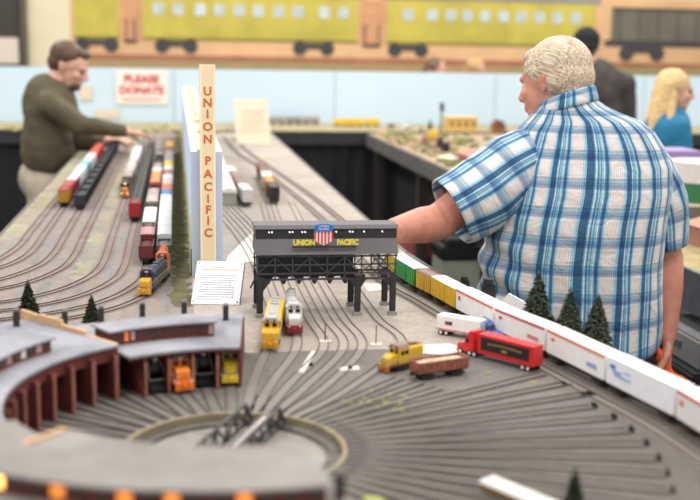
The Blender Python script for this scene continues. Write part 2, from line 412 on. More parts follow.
def diesel(label, L=.20, w=.034, hood=(232, 184, 40), cab=None, roof=(150, 148, 142), nose=None, frame_=(60, 58, 56), rail=(200, 190, 170), group=None, cowl=False, nose_lo=None, name='diesel_locomotive', lit=False):
    """front is +x"""
    cab = cab or hood; nose = nose or cab; nose_lo = nose_lo or nose
    t = thing(name, label, 'locomotive', group=group)
    b = MB().box((0, 0, .0145), (L, w*.94, .004)).box((-.005, 0, .009), (L*.28, w*.6, .009))
    b.build('frame', pal(frame_), t, bevel=.0006)
    for s_ in (-1, 1): bogie(t, s_*(L/2 - .033), w)
    for s_, c in ((1, nose_lo), (-1, frame_)):
        q = MB().box((s_*(L/2 + .001), 0, .0095), (.003, w*.92, .013)).box((s_*(L/2 + .006), 0, .0115), (.009, .004, .004)); q.box((s_*(L/2 + .003), -w*.33, .008), (.003, w*.2, .009)); q.box((s_*(L/2 + .003), w*.33, .008), (.003, w*.2, .009))
        q.build('pilot', pal(c), t, bevel=.0004)
    hw = w*.93 if cowl else w*.60
    # long hood
    h = MB(); x0, x1 = -L/2 + .010, L/2 - .052; H = .031
    prof = [(-hw/2, 0), (hw/2, 0), (hw/2, H*.86), (hw*.30, H), (-hw*.30, H), (-hw/2, H*.86)]
    h.prism([(a, z + .0165) for a, z in prof], x0, x1, axis='x')
    for i in range(9):
        x = x0 + (x1-x0)*(i+.5)/9
        for sy in (-1, 1): h.box((x, sy*(hw/2 + .0003), .0165 + H*.42), ((x1-x0)/9*.8, .0008, H*.66))
    h.build('long_hood', pal(hood, .45), t)
    rf = MB().box(((x0+x1)/2, 0, .0165 + H + .0005), (x1 - x0 - .002, hw*.62, .0016))
    for i in range(3): rf.cyl((x0 + .016 + i*.024, 0, .018 + H), (x0 + .016 + i*.024, 0, .0205 + H), .0075, n=16)
    rf.box((x1 - .022, 0, .019 + H), (.016, .010, .005)); rf.build('roof_fans', pal(roof), t)
    # cab
    c0, c1 = x1, L/2 - .026; CH = .036; cw = w*.92
    c = MB(); cp = [(-cw/2, 0), (cw/2, 0), (cw/2, CH*.82), (cw*.30, CH), (-cw*.30, CH), (-cw/2, CH*.82)]
    c.prism([(a, z + .0165) for a, z in cp], c0, c1, axis='x'); c.build('cab', pal(cab, .4), t, bevel=.0005)
    MB().prism([(-cw*.5 - .0006, CH*.82 + .017), (cw*.5 + .0006, CH*.82 + .017), (cw*.30, CH + .0178), (-cw*.30, CH + .0178)], c0 - .0008, c1 + .0015, axis='x').build('cab_roof', pal(roof), t)
    gl = MB()
    for sy in (-1, 1):
        gl.box((c1 + .0004, sy*cw*.22, .0165 + CH*.66), (.001, cw*.26, .0068)); 
        for dx in (-.006, .005): gl.box(((c0+c1)/2 + dx, sy*(cw/2 + .0003), .0165 + CH*.62), (.008, .001, .008))
    gl.build('window', mat('dark_glass', (24, 26, 30), .15), t)
    nb = MB().box((c1 + .001, 0, .0165 + CH*.88), (.002, cw*.5, .004)); nb.build('number_board', mat('board_black', (20, 20, 20), .4), t)
    # nose
    nh = .019; nw = w*.66 if not cowl else w*.9
    n_ = MB(); n_.prism([(c1, .0165), (L/2 - .004, .0165), (L/2 - .004, .0165 + nh*.72), (L/2 - .012, .0165 + nh), (c1, .0165 + nh)], -nw/2, nw/2, axis='y')
    n_.build('nose', pal(nose, .4), t, bevel=.0008)
    hl = MB()
    for sy in (-1, 1): hl.cyl((c1 + .0018, sy*.0022, .0165 + CH*.89), (c1 + .003, sy*.0022, .0165 + CH*.89), .0017, n=10)
    for sy in (-1, 1): hl.cyl((L/2 + .0025, sy*w*.30, .0165), (L/2 + .004, sy*w*.30, .0165), .0017, n=10)
    hl.build('headlight', mat('lamp_on', (255, 236, 190), .4, emit=3) if lit else mat('lamp_off', (226, 224, 210), .2), t)
    hr = MB()
    for sy in (-1, 1):
        xs_ = [-L/2 + .004 + (L - .008)*i/9 for i in range(10)]
        for x in xs_: hr.cyl((x, sy*w*.47, .0165), (x, sy*w*.47, .028), .0004, n=5)
        hr.cyl((xs_[0], sy*w*.47, .028), (xs_[-1], sy*w*.47, .028), .0004, n=5)
        hr.cyl((L/2 - .001, sy*w*.47, .0165), (L/2 - .001, sy*w*.15, .029), .0005, n=5)
    hr.build('handrail', pal(rail), t)
    return t
def steam(label, L=.17, group=None):
    t = thing('steam_locomotive', label, 'locomotive', group=group); blk = mat('steam_black', (26, 26, 29), .42, var=.12, scale=60)
    b = MB().box((0, 0, .013), (L, .026, .004)).box((L/2 - .01, 0, .0135), (.004, .032, .007)); b.build('frame', blk, t)
    b = MB().cyl((-L*.22, 0, .034), (L*.40, 0, .034), .0125, n=24).cyl((L*.40, 0, .034), (L*.415, 0, .034), .0115, .009, n=24)
    b.cyl((0, 0, .044), (0, 0, .052), .005, n=12).cyl((-.03, 0, .044), (-.03, 0, .051), .0045, n=12).cyl((L*.33, 0, .045), (L*.33, 0, .057), .0038, .005, n=14); b.build('boiler', blk, t)
    c = MB().box((-L*.32, 0, .034), (.032, .032, .036)).prism([(-.018, .052), (.018, .052), (.012, .057), (-.012, .057)], -L*.32 - .018, -L*.32 + .02, axis='x'); c.build('cab', blk, t)
    for dx in (-.04, -.015, .01):
        q = MB()
        for sy in (-1, 1): q.cyl((dx, sy*.0075, .0105), (dx, sy*.0105, .0105), .0105, n=20)
        q.build('driving_wheel', wheelm, t)
    for dx in (L*.28, L*.38):
        q = MB()
        for sy in (-1, 1): q.cyl((dx, sy*.0075, .006), (dx, sy*.0100, .006), .006, n=16)
        q.build('leading_wheel', wheelm, t)
    for sy in (-1, 1): MB().cyl((L*.28, sy*.0135, .0145), (L*.41, sy*.0135, .0145), .0058, n=16).build('cylinder', blk, t)
    p = MB().prism([(L/2 - .008, .014), (L/2 + .012, .003), (L/2 - .008, .003)], -.015, .015, axis='y'); p.build('cowcatcher', blk, t)
    MB().cyl((L*.40, 0, .0475), (L*.425, 0, .0475), .0042, n=14).build('headlamp', mat('lamp_off', (226, 224, 210)), t)
    MB().cyl((L*.415, 0, .034), (L*.42, 0, .034), .0072, n=20).build('smokebox_door', mat('smokebox', (70, 70, 74), .4), t)
    h = MB()
    for sy in (-1, 1):
        h.cyl((L/2 - .004, sy*.014, .016), (L*.40, sy*.009, .045), .0007, n=6)
        h.cyl((-L*.2, sy*.0135, .037), (L*.38, sy*.0135, .037), .0005, n=5)
    h.cyl((L/2 - .004, -.014, .016), (L/2 - .004, .014, .016), .0009, n=6)
    h.build('handrail', pal((170, 170, 168)), t)
    return t
def place(t, x, y, heading, z=ZT + .004):
    t.location = (x, y, z); t.rotation_euler = (0, 0, heading); return t
class Path:
    def __init__(s, pts):
        s.p = catmull(pts, .01); s.L = [0]
        for a, b in zip(s.p, s.p[1:]): s.L.append(s.L[-1] + (b - a).length)
    def at(s, d):
        d = max(0, min(d, s.L[-1] - 1e-6)); i = 0
        lo, hi = 0, len(s.L) - 1
        while hi - lo > 1:
            mid = (lo + hi) // 2
            if s.L[mid] <= d: lo = mid
            else: hi = mid
        return s.p[lo].lerp(s.p[hi], (d - s.L[lo]) / max(1e-9, s.L[hi] - s.L[lo]))
    def put(s, t, d0, L, flip=False, z=ZT + .004):
        """t occupies distance d0..d0+L, front (+x) towards the start of the path"""
        a, b = s.at(d0 + L*.15), s.at(d0 + L*.85); c = (a + b) / 2; d = (a - b) * (-1 if flip else 1)
        return place(t, c.x, c.y, math.atan2(d.y, d.x), z)

#@@TABLE
# ================================================================== MAIN TABLE
CX, CY = .072, 1.44            # turntable centre
mt = thing('layout_table', 'long grey model railway table running away to the far layout', 'table', (0, 0, 0))
outer = [(-.504, .72), (-.504, FY - .02), (.605, FY - .02), (.605, 3.3), (.612, 2.9), (.635, 2.62), (.672, 2.38), (.725, 2.15), (.775, 1.98), (.79, 1.8), (.795, 1.5), (.795, 1.2), (.79, .72)]
def filled(loops, z, name, material, parent, thick=0):
    bm = bmesh.new(); eds = []
    for lp in loops:
        vs = [bm.verts.new((x, y, z)) for x, y in lp]
        eds += [bm.edges.new((vs[i], vs[(i+1) % len(vs)])) for i in range(len(vs))]
    bmesh.ops.triangle_fill(bm, use_beauty=True, use_dissolve=False, edges=eds)
    bmesh.ops.recalc_face_normals(bm, faces=bm.faces)
    if sum(f.normal.z * f.calc_area() for f in bm.faces) < 0: bmesh.ops.reverse_faces(bm, faces=bm.faces)
    if thick:
        top = bm.faces[:]; r = bmesh.ops.extrude_face_region(bm, geom=top)
        bmesh.ops.translate(bm, verts=[g for g in r['geom'] if isinstance(g, bmesh.types.BMVert)], vec=(0, 0, thick))
        bmesh.ops.recalc_face_normals(bm, faces=bm.faces)
    me = bpy.data.meshes.new(name); bm.to_mesh(me); bm.free(); me.materials.append(material)
    o = bpy.data.objects.new(name, me); COL.objects.link(o)
    if parent: o.parent = parent
    return o
def circ(r, n=72, cx=CX, cy=CY): return [(cx + r*math.cos(2*math.pi*i/n), cy + r*math.sin(2*math.pi*i/n)) for i in range(n)]
PITR = .152

def ground_mat():
    M = bpy.data.materials.new('layout_ground'); M.use_nodes = True; nt = M.node_tree; N = nt.nodes.new; Lk = nt.links.new
    b = nt.nodes['Principled BSDF']; b.inputs['Roughness'].default_value = .95
    tc = N('ShaderNodeTexCoord'); sep = N('ShaderNodeSeparateXYZ'); Lk(tc.outputs['Object'], sep.inputs[0])
    def noi(sc, det=5):
        n = N('ShaderNodeTexNoise'); n.inputs['Scale'].default_value = sc; n.inputs['Detail'].default_value = det; n.inputs['Roughness'].default_value = .6; Lk(tc.outputs['Object'], n.inputs['Vector']); return n.outputs['Fac']
    def ramp(fac, stops):
        r = N('ShaderNodeValToRGB'); e = r.color_ramp.elements
        while len(e) < len(stops): e.new(.5)
        for q, (p, c) in zip(e, stops): q.position = p; q.color = c if len(c) == 4 else lin(c)
        Lk(fac, r.inputs['Fac']); return r.outputs['Color']
    def mix(f, a, c, mode='MIX'):
        mx = N('ShaderNodeMix'); mx.data_type = 'RGBA'; mx.blend_type = mode
        if isinstance(f, float): mx.inputs['Factor'].default_value = f
        else: Lk(f, mx.inputs['Factor'])
        for k, q in ((6, a), (7, c)):
            if isinstance(q, tuple): mx.inputs[k].default_value = q
            else: Lk(q, mx.inputs[k])
        return mx.outputs['Result']
    def math_(op, a, c=None):
        q = N('ShaderNodeMath'); q.operation = op
        for k, w in ((0, a), (1, c)):
            if w is None: continue
            if isinstance(w, (int, float)): q.inputs[k].default_value = w
            else: Lk(w, q.inputs[k])
        return q.outputs[0]
    x, y = sep.outputs[0], sep.outputs[1]
    n1, n2, n3 = noi(3), noi(25), noi(120, 2)
    conc = ramp(n1, [(.3, (166, 154, 143)), (.7, (190, 180, 169))])               # tan concrete around the tower
    # yard, left of the divider: long strips of ballast colours
    cmb = N('ShaderNodeCombineXYZ'); Lk(math_('MULTIPLY', x, 22), cmb.inputs[0]); Lk(math_('MULTIPLY', y, .9), cmb.inputs[1])
    ns = N('ShaderNodeTexNoise'); ns.inputs['Scale'].default_value = 1; ns.inputs['Detail'].default_value = 3; Lk(cmb.outputs[0], ns.inputs['Vector'])
    yard = ramp(ns.outputs['Fac'], [(.30, (130, 122, 115)), (.45, (146, 141, 138)), (.55, (158, 142, 131)), (.70, (142, 131, 121))])
    def near(v, c, w): return math_('LESS_THAN', math_('ABSOLUTE', math_('SUBTRACT', v, c)), w)
    wob = math_('MULTIPLY', math_('SUBTRACT', n2, .5), .08)
    xw = math_('ADD', x, wob)
    grass = math_('MULTIPLY', math_('MAXIMUM', near(xw, -.232, .022), near(xw, -.475, .030)), math_('GREATER_THAN', y, 2.55))
    grass = math_('MULTIPLY', grass, ramp(noi(6), [(.35, (0, 0, 0, 1)), (.65, (.75, .75, .75, 1))]))
    yard = mix(grass, yard, ramp(n2, [(.3, (166, 162, 114)), (.7, (188, 182, 142))]))
    col = mix(math_('LESS_THAN', x, .03), conc, yard)
    green_r = math_('MULTIPLY', near(xw, .005, .022), math_('GREATER_THAN', y, 2.3))
    col = mix(green_r, col, ramp(n2, [(.3, (82, 76, 48)), (.7, (116, 108, 70))]))
    # engine terminal: dark cinders around the turntable
    dx, dy = math_('SUBTRACT', x, CX), math_('SUBTRACT', y, CY)
    lim = math_('LESS_THAN', math_('ADD', y, math_('MULTIPLY', wob, .6)), 1.93)
    cinder = ramp(n1, [(.3, (108, 102, 97)), (.55, (126, 121, 115)), (.75, (116, 109, 101))])
    cinder = mix(math_('MULTIPLY', math_('LESS_THAN', y, 1.45), .6), cinder, ramp(n1, [(.3, (92, 84, 75)), (.7, (108, 99, 88))]))
    col = mix(lim, col, cinder)
    col = mix(.45, col, ramp(n2, [(.3, (200, 200, 200)), (.7, (255, 255, 255))]), 'MULTIPLY')
    col = mix(.35, col, ramp(n3, [(.35, (170, 168, 165)), (.65, (255, 255, 255))]), 'MULTIPLY')
    Lk(col, b.inputs['Base Color'])
    bp = N('ShaderNodeBump'); bp.inputs['Strength'].default_value = .25; bp.inputs['Distance'].default_value = .002; Lk(n3, bp.inputs['Height']); Lk(bp.outputs['Normal'], b.inputs['Normal'])
    return M
GM = ground_mat()
filled([outer, circ(PITR)], ZT, 'table_top', GM, mt, thick=-.028)
fas = MB()
for i in range(len(outer)):
    a, c = Vector(outer[i]), Vector(outer[(i+1) % len(outer)]); d = (c - a).normalized(); n_ = Vector((d.y, -d.x))
    if (a + n_*.01 - Vector((.1, 2.5))).length < (a - Vector((.1, 2.5))).length: n_ = -n_
    if abs(a.y - (FY-.02)) < .001 and abs(c.y - (FY-.02)) < .001: continue
    a3, c3 = (a + n_*.005).to_3d(), (c + n_*.005).to_3d(); a3.z = c3.z = ZT - .035
    fas.bar(a3 - d.to_3d()*.005, c3 + d.to_3d()*.005, .009, .072)
fas.build('fascia', mat('fascia_main', (92, 86, 80), .6, var=.1), mt)
for x, y in ((-.45, .85), (.7, .85), (-.45, 2.6), (.54, 2.9), (-.45, 4.6), (.54, 4.6), (-.45, 6.9), (.54, 6.9)):
    MB().box((x, y, (ZT - .03)/2), (.06, .06, ZT - .03)).build('leg', mat('pine', (206, 176, 132)), mt)

# ---- tracks
def tie_mat(name, c_tie, c_bal, cd=None, c_near=None):
    M = bpy.data.materials.new(name); M.use_nodes = True; nt = M.node_tree; N = nt.nodes.new; Lk = nt.links.new
    b = nt.nodes['Principled BSDF']; b.inputs['Roughness'].default_value = .9
    uv = N('ShaderNodeUVMap'); sep = N('ShaderNodeSeparateXYZ'); Lk(uv.outputs[0], sep.inputs[0])
    m1 = N('ShaderNodeMath'); m1.operation = 'MODULO'; m1.inputs[1].default_value = .0075; Lk(sep.outputs[0], m1.inputs[0])
    m2 = N('ShaderNodeMath'); m2.operation = 'LESS_THAN'; m2.inputs[1].default_value = .0032; Lk(m1.outputs[0], m2.inputs[0])
    tc = N('ShaderNodeTexCoord'); n = N('ShaderNodeTexNoise'); n.inputs['Scale'].default_value = 9; n.inputs['Detail'].default_value = 5; Lk(tc.outputs['Object'], n.inputs['Vector'])
    rp = N('ShaderNodeValToRGB'); rp.color_ramp.elements[0].position = .35; rp.color_ramp.elements[1].position = .65
    rp.color_ramp.elements[0].color = lin(c_bal); rp.color_ramp.elements[1].color = lin(cd or c_bal); Lk(n.outputs['Fac'], rp.inputs['Fac'])
    mx = N('ShaderNodeMix'); mx.data_type = 'RGBA'; Lk(m2.outputs[0], mx.inputs['Factor']); Lk(rp.outputs['Color'], mx.inputs[6]); mx.inputs[7].default_value = lin(c_tie)
    if c_near:       # where the track runs over the cinders of the engine terminal its ballast is cinder too
        sp = N('ShaderNodeSeparateXYZ'); Lk(tc.outputs['Object'], sp.inputs[0]); lt = N('ShaderNodeMath'); lt.operation = 'LESS_THAN'; lt.inputs[1].default_value = 1.93; Lk(sp.outputs[1], lt.inputs[0])
        m3 = N('ShaderNodeMix'); m3.data_type = 'RGBA'; Lk(lt.outputs[0], m3.inputs['Factor']); Lk(mx.outputs['Result'], m3.inputs[6]); m3.inputs[7].default_value = lin(c_near); Lk(m3.outputs['Result'], b.inputs['Base Color']); return M
    Lk(mx.outputs['Result'], b.inputs['Base Color']); return M
tie_yard = tie_mat('ties_yard', (112, 98, 90), (150, 138, 131), (134, 115, 107))
tie_rad = tie_mat('ties_radial', (104, 97, 90), (124, 117, 110), (104, 97, 90))
tie_tan = tie_mat('ties_tan', (150, 139, 130), (170, 160, 150), (160, 149, 140), c_near=(126, 120, 114))
tie_dark = tie_mat('ties_main', (104, 96, 89), (142, 132, 123), (124, 114, 106))
railm = mat('rail_rusty', (84, 66, 56), .5, metal=.1, var=.15, scale=40)
railr = mat('rail_dull', (92, 86, 80), .45, metal=.2, var=.15, scale=40)
def track(pts, label, group, tm, rm=railm, bedw=.030, raw=False):
    p = catmull(pts, .03) if not raw else [Vector(q).to_3d() for q in pts]
    for q in p: q.z = 0
    t = thing('railway_track', label, 'track', (0, 0, ZT), 0, group)
    bd_ = sweep(p, 0, bedw, .0002, .0009); o = bd_.build('tie_strip', tm, t); set_uv_len(o, bd_.Ls)
    for s_ in (-1, 1):
        sweep(p, s_*.00865, .0012, .0009, .0030).build('rail', rm, t)
    return t
YX = [-.43, -.385, -.325, -.27, -.19, -.135, -.082, -.038]
YARD = {}
for i, x in enumerate(YX):
    q = (x + .038)                       # 0 for the right-most
    ye = 2.13 - q*1.05
    pts = [(x, 6.95), (x, 5.5), (x, 4.2), (x, 3.2 - q*.3), (x, ye + .52), (x - .022, ye + .33), (x - .09, ye + .17), (x - .20, ye + .07), (x - .36, ye)]
    pts = [p for p in pts if p[0] > -.5] + [(-.5, ye - .0 + .02 if x - .36 > -.5 else ye + .1)] if True else pts
    YARD[i] = pts
    track(pts, 'long yard track, %s from the left table edge' % ['first', 'second', 'third', 'fourth', 'fifth', 'sixth', 'seventh', 'eighth, beside the tall divider,'][i], 'yard tracks left of the divider', tie_yard)
# main line along the right edge
MAINP = [(.34, 6.9), (.37, 5.9), (.44, 4.9), (.50, 4.0), (.528, 3.2), (.520, 2.85), (.528, 2.50), (.560, 2.31), (.586, 2.15), (.618, 1.98), (.664, 1.815), (.704, 1.62), (.736, 1.45), (.750, 1.25), (.745, 1.0), (.74, .8)]
track(MAINP, 'curving main line track under the white container train at the right edge', 'main line', tie_dark)
IN = [(x - .048, y) for x, y in MAINP[5:]]
track([(.285, 6.9), (.31, 5.9), (.38, 5.0), (.44, 4.0), (.468, 3.3)] + IN[:9], 'second main line track, just inside the container train', 'main line', tie_dark)
# under the coaling tower and on to the turntable
TW = [.192, .2275, .263, .298, .333, .402]
AE = [81, 75.5, 70, 64.5, 59, 52]
for i, x in enumerate(TW):
    a = R(AE[i]); ex, ey = CX + .157*math.cos(a), CY + .157*math.sin(a); dx_, dy_ = math.cos(a), math.sin(a)
    xo = [.158, .212, .263, .30, .335, .41][i]
    pts = [(x + .0 - (.08 if i < 3 else .0), 3.9), (x - .02, 3.2), (x, 2.75), (x, 2.35), (x, 2.15), (xo, 1.95), (ex + dx_*.16, ey + dy_*.16), (ex, ey)]
    track(pts, 'track passing under the coaling tower, %s from the left' % ['first', 'second', 'third', 'fourth', 'fifth', 'sixth and last'][i], 'tracks under the coaling tower', tie_tan, bedw=.024)
ST = 8.2
stall_a = [88.0 + ST*i for i in range(16)]
for i, a in enumerate(stall_a):
    c, s_ = math.cos(R(a)), math.sin(R(a))
    n_ = ['first', 'second', 'third', 'fourth', 'fifth', 'sixth', 'seventh', 'eighth', 'ninth', 'tenth', 'eleventh', 'twelfth', 'thirteenth', 'fourteenth', 'fifteenth', 'sixteenth'][i]
    track([(CX + c*r, CY + s_*r) for r in (.157, .3, .48)], 'stall track from the turntable into the roundhouse, %s counting leftwards' % n_, 'roundhouse stall tracks', tie_rad, railr, bedw=.017, raw=True)
rad_a = [46 - 5.6*i for i in range(21)]
bumpm = mat('bumper_black', (28, 27, 27), .6)
for i, a in enumerate(rad_a):
    c, s_ = math.cos(R(a)), math.sin(R(a)); ro = .575 if i > 5 else .62
    if a < -30: ro = .50
    if i < 3: ro = .42
    n_ = 'number %d clockwise from the yellow switcher' % (i + 1)
    track([(CX + c*r, CY + s_*r) for r in (.157, .35, ro)], 'radial storage track off the turntable, %s' % n_, 'radial storage tracks', tie_rad, railr, bedw=.022, raw=True)
    if i >= 6:
        bs = thing('buffer_stop', 'tiny black buffer stop at the outer end of a radial track', 'buffer stop', (CX + c*(ro + .004), CY + s_*(ro + .004), ZT), R(a), 'buffer stops round the turntable yard')
        MB().box((0, 0, .006), (.004, .011, .004)).box((0, -.0045, .004), (.004, .0024, .008)).box((0, .0045, .004), (.004, .0024, .008)).build('beam', bumpm, bs)

# turntable
tt = thing('turntable', 'round turntable pit with a black truss bridge and pale deck', 'turntable', (CX, CY, ZT))
pitm = mat('pit_grey', (142, 136, 128), .9, var=.1, scale=14)
MB().cyl((0, 0, -.0285), (0, 0, -.012), PITR - .001, n=72).build('pit_floor', pitm, tt)
b = MB().sector(PITR - .003, PITR + .004, 0, 359.99, -.012, .0022, n=90); b.build('pit_wall', mat('pit_tan', (142, 130, 104), .9, var=.12, scale=30), tt)
b = MB().sector(.128, .1295, 0, 359.99, -.012, -.008, n=80); b.build('ring_rail', railr, tt)
b = MB().sector(.133, .147, 0, 359.99, -.0119, -.0085, n=80); b.build('pit_ledge', mat('pit_dark', (96, 90, 82), .9, var=.15, scale=30), tt)
brid = bpy.data.objects.new('bridge', None)
def bridge():
    A = R(66); blk = mat('bridge_black', (58, 56, 57), .5, var=.15)
    rot = Matrix.Rotation(A, 4, 'Z'); L = .286; W = .052
    d = MB().box((0, 0, -.0005), (L, W*.46, .003)); d.v = [rot @ v for v in d.v]; dk = d.build('bridge_deck', mat('deck_pale', (196, 190, 184), .8, var=.08, scale=30), tt)
    for s_ in (-1, 1):
        r_ = MB().box((0, s_*.00865, .0022), (L, .0014, .0024)); r_.v = [rot @ v for v in r_.v]; r_.build('rail', railr, dk)
        g = MB(); y = s_*W/2; z0, z1 = -.003, .026
        g.box((0, y, z0), (L*.98, .004, .005)).box((0, y, z1), (L*.80, .004, .004)); n = 6
        xs_ = [-L*.40 + L*.80*i/n for i in range(n + 1)]
        for i, x in enumerate(xs_): g.box((x, y, (z0+z1)/2), (.0026, .003, z1 - z0))
        for i in range(n):
            a_, c_ = (xs_[i], z0), (xs_[i+1], z1)
            if i % 2: a_, c_ = (xs_[i], z1), (xs_[i+1], z0)
            g.bar((a_[0], y, a_[1]), (c_[0], y, c_[1]), .0035)
        for e in (-1, 1): g.bar((e*L*.40, y, z1), (e*L*.485, y, z0), .004)
        g.v = [rot @ v for v in g.v]; g.build('truss_girder', blk, tt)
bridge()

#@@ROUNDHOUSE
rh = thing('roundhouse', 'curved brick-red roundhouse with grey roof wrapped around the turntable', 'building', (CX, CY, ZT))
roofm = mat('roof_grey', (124, 124, 131), .8, scale=9, c2=(158, 158, 164), bump=.1)
roofn = mat('roof_grey_near', (122, 116, 111), .8, scale=7, c2=(146, 140, 134), bump=.1)
brick = mat('brick_red', (104, 47, 40), .85, var=.12, scale=40)
brickd = mat('brick_edge', (142, 92, 78), .85, var=.1, scale=40)
tan = mat('firewall_tan', (206, 166, 126), .8, var=.05, scale=15)
litm = mat('window_lit', (255, 150, 60), .5, emit=.55); litw = mat('window_bright', (255, 190, 100), .5, emit=2.6); dkw = mat('window_dim', (64, 48, 42), .3); pnk = mat('window_frosted', (180, 150, 146), .3)
secs = [ # a0, a1, roof z, r_in, r_out, roof material
    (85.2, 122.6, .066, .279, .500, roofm), (123.4, 205.0, .080, .306, .540, roofm), (205.2, 227.6, .092, .303, .56, roofn), (228.2, 281.0, .110, .299, .60, roofn)]
for k, (a0, a1, z, ri, ro, rm) in enumerate(secs):
    n = int((a1 - a0)/3)
    MB().sector(ri - .006, ro + .004, a0, a1, z, z + .004, n=n).build('roof', rm, rh)
    MB().sector(ri - .002, ri + .004, a0, a1, z - (.005, .021, .021, .021)[k], z, n=n).build('fascia', brick, rh)
    MB().sector(ro - .006, ro - .001, a0, a1, 0, z, n=n).build('rear_wall', brick, rh)
    for e in ((a0,) if k == 0 else ((a1,) if k == 3 else ())):
        c, s_ = math.cos(R(e)), math.sin(R(e))
        MB().bar((c*(ri + .004), s_*(ri + .004), z/2), (c*(ro - .004), s_*(ro - .004), z/2), .005, z - .001).build('end_wall', brick if k == 0 else mat('wall_pale', (150, 144, 136), .8, var=.1), rh)
# stall partition walls
pa = [84 + ST*i for i in range(25)]
for i, a in enumerate(pa):
    k = 0 if a < 122 else (1 if a < 205 else (2 if a < 228 else 3))
    z = secs[k][2] - .001; ri = secs[k][3] - (.004 if k == 0 else .012); c, s_ = math.cos(R(a + .3)), math.sin(R(a + .3))
    if k == 0 and i == 0: continue
    w = .0045 if k == 0 else .006
    o = MB().bar((c*ri, s_*ri, z*.5 - (.0 if k == 0 else .004)), (c*(ri + .20), s_*(ri + .20), z*.5 - (.0 if k == 0 else .004)), w, z - (.0 if k == 0 else .008)).build('partition_wall', brick, rh)
    MB().bar((c*(ri - .001), s_*(ri - .001), z*.5 - .004), (c*(ri - .0028), s_*(ri - .0028), z*.5 - .004), w*1.15, z - .01).build('post_face', brickd, o)
# firewalls rising above the roofs
def firewall(a_in, r_in, a_out, r_out, prof, z_off, th=.006):
    p0 = Vector((math.cos(R(a_in))*r_in, math.sin(R(a_in))*r_in, 0)); p1 = Vector((math.cos(R(a_out))*r_out, math.sin(R(a_out))*r_out, 0))
    d = p1 - p0; n_ = Vector((-d.y, d.x, 0)).normalized()*th/2
    vs = []
    for s_ in (-1, 1):
        for t, h in prof: vs.append(p0 + d*t + n_*s_ + Vector((0, 0, z_off + h)))
        for t, h in reversed(prof): vs.append(p0 + d*t + n_*s_ + Vector((0, 0, z_off - .03)))
    n = len(prof)*2; b = MB(); b.add(vs, [tuple(range(n)), tuple(reversed(range(n, 2*n)))] + [(i, (i+1) % n, n + (i+1) % n, n + i) for i in range(n)])
    return b.build('firewall', tan, rh)
firewall(123.0, .309, 127.0, .56, [(0, .002), (.30, .003), (.31, .009), (.55, .009), (.56, .016), (.80, .016), (.81, .014), (1, .016)], .082)
MB().bar((math.cos(R(122.9))*.31, math.sin(R(122.9))*.31, .027), (math.cos(R(122.9))*.50, math.sin(R(122.9))*.50, .027), .004, .052).build('partition_wall', brick, rh)
firewall(227.9, .299, 227.9, .61, [(0, .007), (1, .007)], .110, th=.007)
# clerestories
def clere(a0, a1, r0_, r1_, z0, z1, nwin, lit, facing='in', rm=roofm):
    n = max(4, int((a1-a0)/4))
    b = MB().sector(r0_, r1_, a0, a1, z0, z1 - .003, n=n); c = b.build('clerestory', brick, rh)
    MB().sector(r0_ - .005, r1_ + .005, a0 - .8, a1 + .8, z1 - .003, z1, n=n).build('clerestory_roof', rm, c)
    for i in range(nwin):
        a = a0 + (a1 - a0)*(i + .5)/nwin; m_ = lit(i); da = (a1-a0)/nwin*.30
        for side in ((r0_ - .0006,), (r1_ + .0006,)) if facing == 'both' else (((r0_ - .0006),),) if facing == 'in' else (((r1_ + .0006),),):
            rr = side[0]
            MB().sector(rr - .0005, rr + .0005, a - da, a + da, z0 + (z1-z0)*.22, z0 + (z1-z0)*.78, n=2).build('window', m_, c)
def lit_r(i): return {13: mat('window_warm', (226, 120, 60), .4, emit=.25), 12: pnk, 14: dkw, 10: dkw, 6: dkw}.get(i, dkw if i % 2 else pnk if i % 5 == 0 else dkw)
clere(92.5, 121.5, .345, .398, .069, .096, 16, lit_r)
clere(140.0, 203.0, .345, .425, .084, .106, 22, lambda i: mat('window_glint', (226, 220, 214), .3) if i in (3, 9) else (pnk if i in (5, 1) else dkw))  # white panes: glints on the glass put into the colour
clere(231.0, 278.0, .40, .465, .114, .136, 17, lambda i: litw if i in (2,) else (litm if i in (5, 8, 10, 13) else pnk if i in (8, 10) else dkw), 'out', roofn)
# chimneys
chim = mat('chimney_dark', (46, 44, 46), .6)
for a, rr, k in ((88.9, .455, 0), (97.4, .492, 0), (105.8, .500, 0), (114.2, .502, 0), (121.4, .508, 0), (131.2, .512, 1), (139.5, .512, 1), (148, .512, 1), (-80 + 360, .455, 3)):
    z = secs[k][2] + .004; x, y = math.cos(R(a))*rr, math.sin(R(a))*rr
    b = MB().box((x, y, z + .013), (.0095, .0095, .026)); b.build('chimney', chim, rh)
    for dx in (-.0022, .0022): MB().cyl((x + dx, y, z + .026), (x + dx, y, z + .031), .0019, n=8).build('flue', mat('flue_pale', (160, 156, 150), .6), rh)

# locomotives standing in the stalls
def stall_put(t, a, rf, L):   # front at radius rf, pointing at the turntable
    c, s_ = math.cos(R(a)), math.sin(R(a)); r = rf + L/2
    return place(t, CX + c*r, CY + s_*r, R(a + 180))
stall_put(diesel('grey locomotive with yellow front in the right-hand stall', L=.175, hood=(120, 116, 110), cab=(196, 180, 60), nose=(236, 206, 50), roof=(200, 110, 60), frame_=(140, 138, 134)), stall_a[0], .285, .18)
stall_put(steam('black steam locomotive between the orange and the yellow-fronted engines'), stall_a[1], .290, .18)
stall_put(diesel('orange and black locomotive poking out of its stall', L=.185, hood=(52, 46, 44), cab=(216, 118, 36), nose=(228, 122, 30), roof=(120, 112, 116), frame_=(232, 130, 36), rail=(220, 210, 190)), stall_a[2], .262, .185)
stall_put(steam('black steam locomotive left of the orange engine'), stall_a[3] - 1.0, .283, .18)

